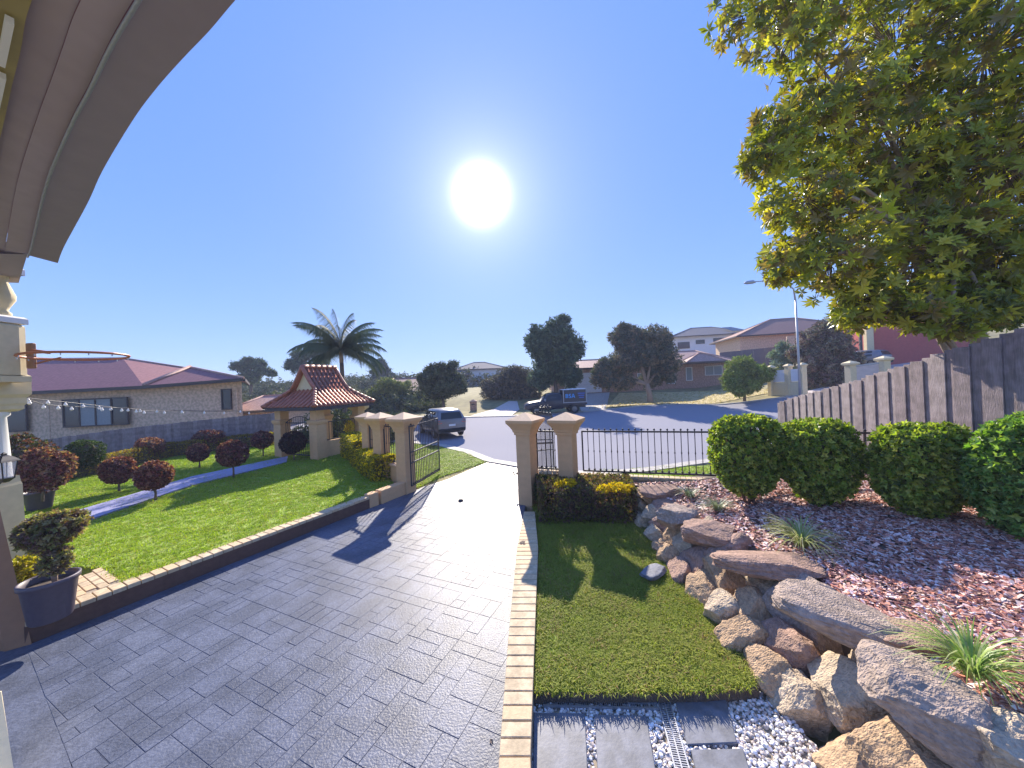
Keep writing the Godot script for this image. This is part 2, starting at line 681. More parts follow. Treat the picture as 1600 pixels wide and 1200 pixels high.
func ground() -> void:
	var mb := MB.new(true)
	var ds := steps(-30.0, 700.0, 1.0, 1.25, 62.0)
	var half := steps(0.0, 600.0, 1.2, 1.3, 36.0)
	var xs := []
	for i in range(half.size() - 1, 0, -1):
		xs.append(-half[i])
	xs.append_array(half)
	var at := func(x: float, d: float) -> Vector3:
		var h := ground_h(x, d) - 0.03
		h -= 0.6 * (1.0 - ss(9.6, 10.8, d)) * (1.0 - ss(8.5, 10.5, x))
		h += 0.10 * hills.get_noise_2d(x * 14.0, d * 14.0) * ss(30, 40, d)
		return Vector3(x, h, -d)
	for i in xs.size() - 1:
		for j in ds.size() - 1:
			mb.quad(at.call(xs[i], ds[j]), at.call(xs[i + 1], ds[j]), at.call(xs[i + 1], ds[j + 1]), at.call(xs[i], ds[j + 1]))
	kind(obj("ground", mb, M.terrain), "structure")


func drape(poly: PackedVector2Array, lift: float, cell := 0.8) -> MB:
	# a sheet over the ground: the outline cut into cells that follow the slope
	var mb := MB.new(true)
	var lo := poly[0]
	var hi := poly[0]
	for p in poly:
		lo = lo.min(p)
		hi = hi.max(p)
	var i := lo.x
	while i < hi.x:
		var j := lo.y
		while j < hi.y:
			var sq := PackedVector2Array([Vector2(i, j), Vector2(i + cell, j), Vector2(i + cell, j + cell), Vector2(i, j + cell)])
			for part in Geometry2D.intersect_polygons(sq, poly):
				var idx := Geometry2D.triangulate_polygon(part)
				for k in range(0, idx.size(), 3):
					var q := []
					for n in 3:
						var p: Vector2 = part[idx[k + n]]
						q.append(Vector3(p.x, ground_h(p.x, -p.y) + lift, p.y))
					mb.trio(q[0], q[1], q[2], Vector3.UP)
			j += cell
		i += cell
	return mb


func strip(line: Array, w: float, lift: float, tall: float) -> MB:
	# a kerb along a line of Vector2 (x, z)
	var mb := MB.new()
	var pts := []
	for i in line.size() - 1:
		var n := int(ceil(line[i].distance_to(line[i + 1]) / 0.6))
		for k in n:
			pts.append(line[i].lerp(line[i + 1], float(k) / n))
	pts.append(line[-1])
	var rows := []
	for i in pts.size():
		var t: Vector2 = (pts[mini(i + 1, pts.size() - 1)] - pts[maxi(i - 1, 0)]).normalized()
		var s := Vector2(-t.y, t.x) * w / 2.0
		var y := ground_h(pts[i].x, -pts[i].y) + lift
		var a: Vector2 = pts[i] - s
		var b: Vector2 = pts[i] + s
		rows.append([Vector3(a.x, y - 0.25, a.y), Vector3(a.x, y + tall, a.y), Vector3(b.x, y + tall, b.y), Vector3(b.x, y - 0.25, b.y)])
	for i in rows.size() - 1:
		for k in 3:
			var o: Vector3 = [rows[i][0] - rows[i][3], Vector3.UP, rows[i][3] - rows[i][0]][k]
			mb.quado(rows[i][k], rows[i][k + 1], rows[i + 1][k + 1], rows[i + 1][k], o)
	return mb


func street() -> void:
	var near := [Vector2(-13.8, -22.4), Vector2(-9.59, -21.3), Vector2(-6.1, -20.1), Vector2(-3.98, -18.8), Vector2(-2.32, -16.8), Vector2(-1.09, -14.6), Vector2(0.23, -13.4), Vector2(1.24, -12.4), Vector2(2.7, -11.8), Vector2(4.53, -12), Vector2(7.25, -12.9), Vector2(13.5, -13.5), Vector2(19.0, -17.5)]
	var far := [Vector2(24.0, -22.5), Vector2(22.5, -28.0), Vector2(19.4, -30.9), Vector2(15.9, -33.3), Vector2(12.1, -33.1), Vector2(9.34, -31.9), Vector2(5.85, -30.7), Vector2(3.56, -30.6), Vector2(-0.12, -30), Vector2(-3.79, -30.4), Vector2(-9.87, -32.9), Vector2(-18.4, -35.3), Vector2(-24.2, -36.1)]
	var poly := PackedVector2Array(near + far)
	kind(obj("road", drape(poly, 0.0), M.asphalt), "structure")
	kind(obj("kerb", strip(near, 0.45, -0.02, 0.06), M.kerb), "structure")
	kind(obj("kerb_far_side", strip(far, 0.5, -0.02, 0.08), M.kerb), "structure")
	# sunlit driveway on the far side, and the neighbour's on the right
	kind(obj("far_driveway", drape(PackedVector2Array([Vector2(-3.9, -31.3), Vector2(-0.12, -30.5), Vector2(0.66, -34.8), Vector2(0.5, -39.7), Vector2(-0.46, -40)]), 0.03), M.white_concrete), "structure")
	kind(obj("neighbour_driveway", drape(PackedVector2Array([Vector2(20.5, -25.0), Vector2(22.5, -28.5), Vector2(31.0, -31.0), Vector2(36.5, -36.5), Vector2(44.0, -36.5), Vector2(35.0, -27.5), Vector2(28.0, -25.5)]), 0.03), M.white_concrete), "structure")
	kind(obj("garage_driveway", drape(PackedVector2Array([Vector2(6.1, -31.1), Vector2(8.41, -31.7), Vector2(12.0, -42.6), Vector2(8.0, -42.6)]), 0.03), M.kerb), "structure")


func turf(called: String, poly: PackedVector2Array, n: int, h: Callable, mesh: Mesh, size: float, cols: Array) -> void:
	var lo := poly[0]
	var hi := poly[0]
	for p in poly:
		lo = lo.min(p)
		hi = hi.max(p)
	var places := []
	var tints := []
	var tries := 0
	while places.size() < n and tries < n * 6:
		tries += 1
		var p := Vector2(rng.randf_range(lo.x, hi.x), rng.randf_range(lo.y, hi.y))
		# further lawn needs fewer tufts: keep nearness as the chance
		if rng.randf() > clampf(5.0 / maxf(-p.y, 1.0), 0.12, 1.0) + 0.15 or not Geometry2D.is_point_in_polygon(p, poly):
			continue
		var grow := clampf(-p.y / 7.0, 1.0, 2.2)
		var patch := 0.5 + 0.5 * hills.get_noise_2d(p.x * 60.0, p.y * 60.0)
		var s := size * rng.randf_range(0.75, 1.25) * (0.8 + 0.4 * patch)
		var b := Basis(Vector3.UP, rng.randf() * TAU).rotated(Vector3.RIGHT, rng.randf_range(-0.2, 0.2))
		places.append(Transform3D(b.scaled_local(Vector3(s * grow, s, s * grow)), Vector3(p.x, h.call(p), p.y)))
		var c: Color = cols[0].lerp(cols[1], clampf(patch + rng.randf_range(-0.35, 0.35), 0, 1))
		if rng.randf() < 0.07:
			c = cols[2]
		tints.append(tint(c, 0.2))
	scatter(called, mesh, M.grass, places, tints)


var drive_poly := PackedVector2Array([Vector2(-6.62, -4.6), Vector2(-5.0, -7.56), Vector2(-3.34, -10.6), Vector2(-2.95, -11.3), Vector2(0.362, -10.4), Vector2(0.164, -8.61), Vector2(-0.041, -6.64), Vector2(-0.18, -4.33), Vector2(-0.247, -2.89), Vector2(-0.3, -1.0), Vector2(-5.6, -1.0), Vector2(-4.01, -3.04)])


func driveway() -> void:
	var base := MB.new()
	base.prism(drive_poly, -0.25, -0.0035)
	var root := kind(obj("driveway", base, M.grout), "structure")
	# stamped ashlar pattern: rectangles of several sizes on a turned grid
	var u := Vector2(0.906, 0.423)
	var v := Vector2(0.423, -0.906)
	var unit := 0.172
	var cut_u := -26
	var cut_v := 24
	var full := {}
	var pieces := []
	var sizes := [[2, 2], [3, 2], [2, 3], [2, 1], [1, 2], [2, 2], [1, 1], [2, 1]]
	for j in range(-38, 82):
		for i in range(-60, 34):
			if full.has(Vector2i(i, j)):
				continue
			var pick: Array = sizes[rng.randi() % sizes.size()]
			var fits := false
			for attempt in 4:
				fits = true
				for a in pick[0]:
					for b in pick[1]:
						if full.has(Vector2i(i + a, j + b)):
							fits = false
				if i < cut_u and i + pick[0] > cut_u or j < cut_v and j + pick[1] > cut_v:
					fits = false
				if fits:
					break
				pick = [[2, 1], [1, 2], [1, 1], [1, 1]][attempt]
			if not fits:
				pick = [1, 1]
			for a in pick[0]:
				for b in pick[1]:
					full[Vector2i(i + a, j + b)] = true
			var g := 0.0026
			var q := PackedVector2Array()
			var gu := 0.008 if i + pick[0] == cut_u else g
			var gv := 0.008 if j + pick[1] == cut_v else g
			for c in [[g, g], [pick[0] * unit - gu, g], [pick[0] * unit - gu, pick[1] * unit - gv], [g, pick[1] * unit - gv]]:
				q.append(u * (i * unit + c[0]) + v * (j * unit + c[1]))
			for part in Geometry2D.intersect_polygons(q, drive_poly):
				if absf(MB.new().area2(part)) < 0.004:
					continue
				var mid := Vector2.ZERO
				for p in part:
					mid += p / part.size()
				pieces.append([mid, part, rng.randi() % 5])
	pieces.sort_custom(func(a, b): return a[0].length_squared() < b[0].length_squared())
	var mats := [M.concrete_stamped, M.concrete_stamped, M.concrete_stamped_pale, M.concrete_stamped, M.concrete_stamped_dark]
	var rest := {}
	var n := 0
	for p in pieces:
		var seen: bool = -p[0].y > 2.7 and absf(p[0].x) < -p[0].y * 1.5
		var up := rng.randf_range(-0.0012, 0.0012)
		if seen and n < 300:
			n += 1
			var mb := MB.new()
			var local := PackedVector2Array()
			for c in p[1]:
				local.append(c - p[0])
			mb.prism(local, -0.02, 0.0, 0.0025)
			obj("paver", mb, mats[p[2]], root, Vector3(p[0].x, up, p[0].y))
		else:
			if not rest.has(p[2]):
				rest[p[2]] = MB.new()
			rest[p[2]].x = Transform3D(Basis(), Vector3(0, up, 0))
			rest[p[2]].prism(p[1], -0.02, 0.0, 0.0025)
	for k in rest:
		kind(obj("paver_field", rest[k], mats[k], root), "stuff")
	# plain concrete between the gate and the street
	var apron := MB.new()
	apron.prism(PackedVector2Array([Vector2(-2.93, -11.3), Vector2(-2.37, -12), Vector2(-1.15, -14.4), Vector2(0.228, -13.2), Vector2(0.647, -12.5), Vector2(0.515, -10.4), Vector2(0.381, -10.4)]), -0.25, -0.004)
	kind(obj("driveway_apron", apron, M.apron), "structure")
	var side := MB.new()
	side.prism(PackedVector2Array([Vector2(-6.55, -4.61), Vector2(-4.01, -3.04), Vector2(-5.7, -1.0), Vector2(-9.0, -1.0), Vector2(-9.0, -5.2), Vector2(-6.7, -4.66)]), -0.25, -0.003, 0.004)
	kind(obj("side_concrete_strip", side, M.concrete_stamped), "structure")
	# header course of cream bricks along the right edge
	var edge := thing("right_brick_edging", "long row of cream header bricks edging the right side of the driveway", "brick edging", Vector3.ZERO)
	var la := [Vector2(-0.247, -2.89), Vector2(-0.18, -4.33), Vector2(-0.041, -6.64), Vector2(0.159, -8.49)]
	var ra := [Vector2(0.015, -2.88), Vector2(0.148, -4.31), Vector2(0.362, -6.61), Vector2(0.424, -8.46)]
	la.push_front(la[0] + Vector2(0.0, 0.9))
	ra.push_front(ra[0] + Vector2(0.0, 0.9))
	var bed := MB.new()
	bed.prism(PackedVector2Array(la + [ra[4], ra[3], ra[2], ra[1], ra[0]]), -0.3, 0.035)
	obj("mortar_bed", bed, M.mortar, edge)
	course(edge, la, ra, 0.152, 0.062)
	# retaining wall and brick cap along the left edge
	var wall := thing("left_retaining_wall", "low retaining wall with cream brick cap between driveway and left lawn", "wall", Vector3.ZERO)
	var lo := [Vector2(-6.62, -4.6), Vector2(-5.0, -7.56), Vector2(-4.0, -9.4)]
	var hi := [Vector2(-6.86, -4.73), Vector2(-5.24, -7.69), Vector2(-4.24, -9.53)]
	var body := MB.new()
	body.prism(PackedVector2Array([lo[0] + Vector2(-0.01, 0.0), lo[1], lo[2], hi[2], hi[1], hi[0]]), -0.3, 0.245)
	obj("wall_body", body, M.brick_dark, wall)
	course(wall, lo, hi, 0.155, 0.305)
	var low := MB.new()
	low.beam(Vector3(-3.9, 0.06, -9.74), Vector3(-3.36, 0.06, -10.75), 0.26, 0.62, 0.015)
	low.beam(Vector3(-4.1, 0.06, -9.44), Vector3(-3.95, 0.06, -9.7), 0.24, 0.60, 0.015)
	obj("rendered_end", low, M.render_tan, wall)


func course(root: Node, la: Array, ra: Array, pitch: float, top: float) -> void:
	# bricks laid across between two edge lines
	var total := 0.0
	for i in la.size() - 1:
		total += la[i].distance_to(la[i + 1])
	var n := int(total / pitch)
	var at := func(line: Array, s: float) -> Vector2:
		var k := s * (line.size() - 1)
		# equal steps along the left line
		var run: float = s * total
		for i in la.size() - 1:
			var l: float = la[i].distance_to(la[i + 1])
			if run <= l or i == la.size() - 2:
				return line[i].lerp(line[i + 1], clampf(run / l, 0, 1))
			run -= l
		return line[-1]
	for i in n:
		var g := 0.006 / total
		var q := PackedVector2Array([at.call(la, float(i) / n + g), at.call(ra, float(i) / n + g), at.call(ra, float(i + 1) / n - g), at.call(la, float(i + 1) / n - g)])
		var mid := (q[0] + q[1] + q[2] + q[3]) / 4.0
		var local := PackedVector2Array()
		for p in q:
			local.append(p - mid)
		var mb := MB.new()
		mb.prism(local, -0.06, 0.0, 0.006)
		obj("brick", mb, M.cream_brick if rng.randf() < 0.65 else M.cream_brick_warm, root, Vector3(mid.x, top + rng.randf_range(-0.002, 0.002), mid.y))


var left_lawn := PackedVector2Array([Vector2(-7.25, -6.05), Vector2(-6.40, -5.58), Vector2(-5.24, -7.69), Vector2(-3.75, -10.4), Vector2(-4.3, -11.6), Vector2(-6.4, -14.2), Vector2(-7.3, -17.0), Vector2(-10.5, -19.5), Vector2(-14.5, -21.2), Vector2(-19.5, -14.0), Vector2(-16.0, -8.0), Vector2(-9.0, -6.4)])


func lawns() -> void:
	var green := [lin(0.25, 0.38, 0.025), lin(0.42, 0.50, 0.06), lin(0.48, 0.42, 0.15)]
	var mb := MB.new()
	mb.prism(left_lawn, -0.4, 0.29)
	kind(obj("left_lawn_soil", mb, M.lawn_base), "structure")
	turf("left_lawn_grass", Geometry2D.offset_polygon(left_lawn, 0.035)[0], 30000, func(_p): return 0.285, tuft_mesh(7, 0.045, 0.012, 0.07, 1.2), 1.0, green)
	var path := MB.new()
	path.prism(PackedVector2Array([Vector2(-11.8, -8.61), Vector2(-10.4, -7.47), Vector2(-10.5, -8.47), Vector2(-10.7, -11.4), Vector2(-9.65, -14.6), Vector2(-10.5, -16), Vector2(-11.9, -12.7), Vector2(-11.8, -9.81)]), 0.1, 0.33, 0.01)
	kind(obj("garden_path", path, M.footpath), "structure")
	# right lawn
	var right := PackedVector2Array([Vector2(0.386, -8.34), Vector2(0.359, -6.56), Vector2(0.156, -4.31), Vector2(0.087, -3.6), Vector2(1.17, -3.54), Vector2(1.82, -3.52), Vector2(2.4, -3.55), Vector2(2.51, -4.33), Vector2(2.59, -5.55), Vector2(2.62, -7.08), Vector2(2.93, -8.29), Vector2(1.6, -9.38), Vector2(0.531, -9.52)])
	var soil := MB.new()
	soil.prism(right, -0.4, -0.03)
	var thatch := MB.new()
	thatch.prism(Geometry2D.offset_polygon(right, -0.02)[0], -0.05, -0.026)
	var under := kind(obj("right_lawn_soil", soil, M.earth), "structure")
	obj("thatch", thatch, M.lawn_base, under)
	turf("right_lawn_grass", right, 12000, func(_p): return -0.035, tuft_mesh(8, 0.06, 0.009, 0.05, 1.15), 1.0, [lin(0.24, 0.29, 0.035), lin(0.42, 0.44, 0.09), lin(0.45, 0.30, 0.15)])
	# verge between the gate and the street
	var verge := PackedVector2Array([Vector2(-3.24, -11), Vector2(-2.67, -12.4), Vector2(-1.29, -14.4), Vector2(-2.34, -16.5), Vector2(-3.87, -18.3), Vector2(-5.94, -19.6), Vector2(-8.27, -20.4), Vector2(-5.4, -13.0), Vector2(-4.3, -11.4)])
	kind(obj("verge_soil", drape(verge, 0.004), M.lawn_base), "structure")
	turf("verge_grass", verge, 6500, func(p): return ground_h(p.x, -p.y), tuft_mesh(7, 0.045, 0.014, 0.08, 1.2), 1.0, green)
	var verge2 := PackedVector2Array([Vector2(0.972, -12), Vector2(6.68, -12.3), Vector2(11.0, -12.2), Vector2(8.5, -8.4), Vector2(5.2, -8.6), Vector2(1.8, -9.9)])
	kind(obj("right_verge_soil", drape(verge2, 0.004), M.lawn_base), "structure")
	turf("right_verge_grass", verge2, 3500, func(p): return ground_h(p.x, -p.y), tuft_mesh(7, 0.045, 0.014, 0.08, 1.2), 1.0, green)
	# dry grass across the street
	var dry := PackedVector2Array([Vector2(6.78, -32.4), Vector2(12.8, -34.7), Vector2(19.6, -32.2), Vector2(24.0, -30.5), Vector2(26.0, -40.0), Vector2(13.0, -42.0), Vector2(10.0, -36.0)])
	kind(obj("dry_lawn", drape(dry, 0.012), M.dry_lawn), "structure")
	turf("dry_grass_across_street", dry, 1500, func(p): return ground_h(p.x, -p.y) - 0.02, tuft_mesh(9, 0.035, 0.03, 0.25, 1.0), 1.2, [lin(0.36, 0.28, 0.10), lin(0.44, 0.33, 0.14), lin(0.28, 0.29, 0.06)])


# ---------------------------------------------------------------- right garden
var wall_top := [Vector3(2.81, 0.60, -8.51), Vector3(3.34, 0.60, -7.16), Vector3(3.29, 0.62, -5.92), Vector3(3.51, 0.62, -4.89), Vector3(3.41, 0.64, -3.88), Vector3(3.47, 0.64, -3.25), Vector3(3.39, 0.64, -2.74), Vector3(3.31, 0.64, -2.31), Vector3(2.9, 0.64, -1.0)]
var fence_foot := [Vector3(7.5, 0.95, -7.2), Vector3(7.35, 1.0, -6.5), Vector3(7.2, 1.05, -6.0), Vector3(7.05, 1.1, -5.4), Vector3(6.95, 1.1, -4.9), Vector3(6.8, 1.12, -4.4), Vector3(6.6, 1.15, -3.8), Vector3(6.5, 1.15, -3.2), Vector3(6.2, 1.15, -1.0)]


func bed_at(s: float, t: float) -> Vector3:
	var k := clampf(s, 0, 0.9999) * (wall_top.size() - 1)
	var i := int(k)
	var a: Vector3 = wall_top[i].lerp(wall_top[i + 1], k - i)
	var b: Vector3 = fence_foot[i].lerp(fence_foot[i + 1], k - i)
	var p := a.lerp(b, t)
	p.y += 0.05 * hills.get_noise_2d(p.x * 70.0, p.z * 70.0) + 0.06 * sin(PI * t)
	return p


func bed_height(x: float, z: float) -> float:
	var best := 99.0
	var h := 0.8
	for i in 60:
		for j in 24:
			var p := bed_at(i / 60.0, j / 23.0)
			var d := Vector2(p.x - x, p.z - z).length_squared()
			if d < best:
				best = d
				h = p.y
	return h


func garden_bed() -> void:
	var mb := MB.new(true)
	for i in 80:
		for j in 24:
			mb.quado(bed_at(i / 80.0, j / 24.0), bed_at((i + 1) / 80.0, j / 24.0), bed_at((i + 1) / 80.0, (j + 1) / 24.0), bed_at(i / 80.0, (j + 1) / 24.0), Vector3.UP)
		var a := bed_at(i / 80.0, 0)
		var b := bed_at((i + 1) / 80.0, 0)
		var low := Vector3(-0.12, -0.75, 0.1)
		mb.quado(a, b, b + low, a + low, Vector3(-1, 0.2, 1))
	# the bed's far edge, up to the front fence
	for j in 24:
		var a := bed_at(0, j / 24.0)
		var b := bed_at(0, (j + 1) / 24.0)
		mb.quado(a, b, b + Vector3(0.35, -0.1, -0.75), a + Vector3(0.35, -0.1, -0.75), Vector3.UP)
	kind(obj("garden_bed_soil", mb, M.earth), "structure")
	var chip := MB.new()
	chip.box(Vector3.ZERO, Vector3(0.03, 0.006, 0.07))
	var places := []
	var tints := []
	var cols := [lin(0.50, 0.25, 0.19), lin(0.70, 0.46, 0.40), lin(0.32, 0.14, 0.11), lin(0.78, 0.63, 0.58), lin(0.16, 0.08, 0.065), lin(0.54, 0.23, 0.15)]
	for i in 30000:
		var s := rng.randf_range(0.0, 0.93)
		var p := bed_at(s, rng.randf())
		var b := Basis.from_euler(Vector3(rng.randf_range(-0.5, 0.5), rng.randf() * TAU, rng.randf_range(-0.5, 0.5)))
		var k := rng.randf_range(0.5, 1.25)
		places.append(Transform3D(b.scaled_local(Vector3(k * rng.randf_range(0.5, 1.4), 1, k)), p + Vector3(0, 0.008 + rng.randf() * 0.012, 0)))
		tints.append(tint(cols[rng.randi() % cols.size()], 0.25))
	scatter("wood_chip_mulch", chip.mesh(), M.chip, places, tints)
	# strappy grass clumps
	clump("strappy_grass_clump", "green and cream strappy grass clump on mulch behind the overhanging flat rock", Vector3(3.96, 0.76, -4.85), 0.55, 170, [lin(0.22, 0.28, 0.06), lin(0.52, 0.50, 0.28), lin(0.34, 0.38, 0.13)])
	clump("strappy_grass_clump", "large bright green strappy grass clump at the photo's right edge", Vector3(3.48, 0.78, -2.69), 0.5, 190, [lin(0.15, 0.26, 0.04), lin(0.28, 0.38, 0.08), lin(0.36, 0.40, 0.16)])
	clump("strappy_grass_clump", "small grey green strappy clump on pale mulch above the rock wall", Vector3(3.71, 0.70, -6.40), 0.38, 110, [lin(0.12, 0.15, 0.07), lin(0.25, 0.28, 0.17)])
	clump("strappy_grass_clump", "farthest small strappy clump beside the iron fence and capping stones", Vector3(3.62, 0.68, -7.24), 0.36, 90, [lin(0.10, 0.14, 0.06), lin(0.2, 0.24, 0.13)])
	clump("strappy_grass_clump", "pale low strappy tuft between the grey boulders at the bottom right", Vector3(3.03, 0.68, -2.79), 0.2, 40, [lin(0.25, 0.3, 0.2), lin(0.35, 0.38, 0.28)])


func clump(called: String, label: String, at: Vector3, size: float, n: int, cols: Array) -> void:
	var t := thing(called, label, "grass plant", at, 0.0, "strappy grass clumps in the mulch bed")
	for c in cols.size():
		var mb := MB.new(true)
		for i in n / cols.size():
			var a := rng.randf() * TAU
			var dir := Vector3(cos(a), 0, sin(a))
			var side := Vector3(-dir.z, 0, dir.x)
			var l := size * rng.randf_range(0.7, 1.25)
			var w := 0.017 * rng.randf_range(0.8, 1.3)
			var p := dir * rng.randf() * 0.07
			var pitch := rng.randf_range(0.75, 1.45)
			var prev := [p - side * w / 2, p + side * w / 2]
			for k in 5:
				p += (dir * cos(pitch) + Vector3.UP * sin(pitch)) * l / 5.0
				pitch -= rng.randf_range(0.25, 0.5)
				var ww := w * (1.0 - (k + 1) / 5.5)
				mb.quad(prev[0], prev[1], p + side * ww / 2, p - side * ww / 2)
				prev = [p - side * ww / 2, p + side * ww / 2]
		var m := mat("blade_%d" % M.size(), cols[c], 0.45, 0.0)
		m.backlight_enabled = true
		m.backlight = Color(cols[c].r, cols[c].g, cols[c].b).linear_to_srgb()
		kind(obj("leaf_blades", mb, m, t), "stuff")


func rock_wall() -> void:
	var w := thing("sandstone_rock_wall", "curved dry stacked wall of rough sandstone boulders holding up the mulch bed", "rock wall")
	# three leaning courses of close set blocks between the foot line and the top line
	var foot := [Vector3(2.65, 0.00, -7.85), Vector3(2.55, 0.00, -6.66), Vector3(2.47, 0.00, -5.51), Vector3(2.41, 0.00, -4.42), Vector3(2.42, -0.05, -3.64), Vector3(2.49, -0.16, -3.37), Vector3(2.38, -0.16, -2.90), Vector3(2.24, -0.16, -2.41), Vector3(2.5, -0.16, -1.0)]
	var span := func(line: Array, u: float) -> Vector3:
		var k := clampf(u, 0.0, 0.9999) * (line.size() - 1)
		return line[int(k)].lerp(line[int(k) + 1], k - int(k))
	var kinds := ["sandstone", "sandstone", "sandstone_pale", "sandstone_brown", "sandstone", "sandstone_pale"]
	var tops := ["sandstone_grey", "sandstone_brown", "sandstone_pale", "sandstone", "sandstone_brown"]
	var levels := [0.0, 0.30, 0.64, 1.04]
	for row in 3:
		var u := -0.03 + 0.02 * row
		while u < 0.90:
			var here: Vector3 = span.call(foot, u)
			var l := rng.randf_range(0.34, 0.62) if row < 2 else rng.randf_range(0.42, 0.85)
			var du := l / maxf(0.3, here.distance_to(span.call(foot, u + 0.05)) / 0.05)
			var mid := u + du / 2.0
			var t0: float = levels[row] + rng.randf_range(-0.06, 0.05)
			var t1: float = levels[row + 1] + rng.randf_range(-0.05, 0.07)
			var low: Vector3 = span.call(foot, mid)
			var high: Vector3 = span.call(wall_top, mid)
			var e1: Vector3 = (span.call(foot, mid + 0.02) - span.call(foot, mid - 0.02)).lerp(span.call(wall_top, mid + 0.02) - span.call(wall_top, mid - 0.02), (t0 + t1) / 2.0).normalized()
			var e2: Vector3 = (high - low).normalized()
			var e3: Vector3 = e1.cross(e2).normalized()
			e2 = e3.cross(e1)
			var tall := (high - low).length() * (t1 - t0)
			var half := Vector3(l * 0.56, tall * 0.58, rng.randf_range(0.17, 0.24) + (0.1 if row == 2 else 0.0))
			var mname: String = kinds[rng.randi() % kinds.size()] if row < 2 else tops[rng.randi() % tops.size()]
			var o := obj("boulder", boulder(half, 4, 9, 0.10, 6.0), M[mname], w, low.lerp(high, (t0 + t1) / 2.0) - e3 * (half.z - rng.randf_range(0.03, 0.12)))
			o.basis = Basis(e1, e2, e3).rotated(e3, rng.randf_range(-0.28, 0.22)).rotated(e2, rng.randf_range(-0.2, 0.2))
			u += du
	# larger capping slabs that lie out over the courses
	for r in [[Vector3(3.30, 0.64, -4.65), Vector3(0.62, 0.12, 0.34), "sandstone_brown", 0.62], [Vector3(3.34, 0.66, -3.42), Vector3(0.66, 0.15, 0.3), "sandstone_grey", 0.75], [Vector3(3.49, 0.70, -3.21), Vector3(0.3, 0.08, 0.2), "sandstone_brown", 0.4], [Vector3(3.05, 0.62, -2.67), Vector3(0.34, 0.24, 0.3), "sandstone_grey", 0.9], [Vector3(3.20, 0.62, -2.29), Vector3(0.24, 0.18, 0.2), "sandstone_pale", 0.3], [Vector3(3.11, 0.62, -5.68), Vector3(0.36, 0.17, 0.28), "sandstone_brown", 0.7], [Vector3(2.92, 0.60, -6.35), Vector3(0.32, 0.2, 0.28), "sandstone_grey", 0.9], [Vector3(3.18, 0.66, -7.71), Vector3(0.4, 0.09, 0.25), "sandstone_brown", 0.2]]:
		var o := obj("boulder", boulder(r[1], 4, 9, 0.11, 5.0), M[r[2]], w, r[0])
		o.rotation = Vector3(rng.randf_range(-0.12, 0.12), -r[3], rng.randf_range(-0.1, 0.1))
	var flat := obj("stone_slab", boulder(Vector3(0.24, 0.045, 0.15), 3, 5, 0.08, 5.0), M.slab_grey, self, Vector3(2.18, 0.04, -5.64))
	flat.rotation.y = 0.5
	tag(flat, "flat grey stone lying on the shaded lawn at the foot of the rock wall", "stone")


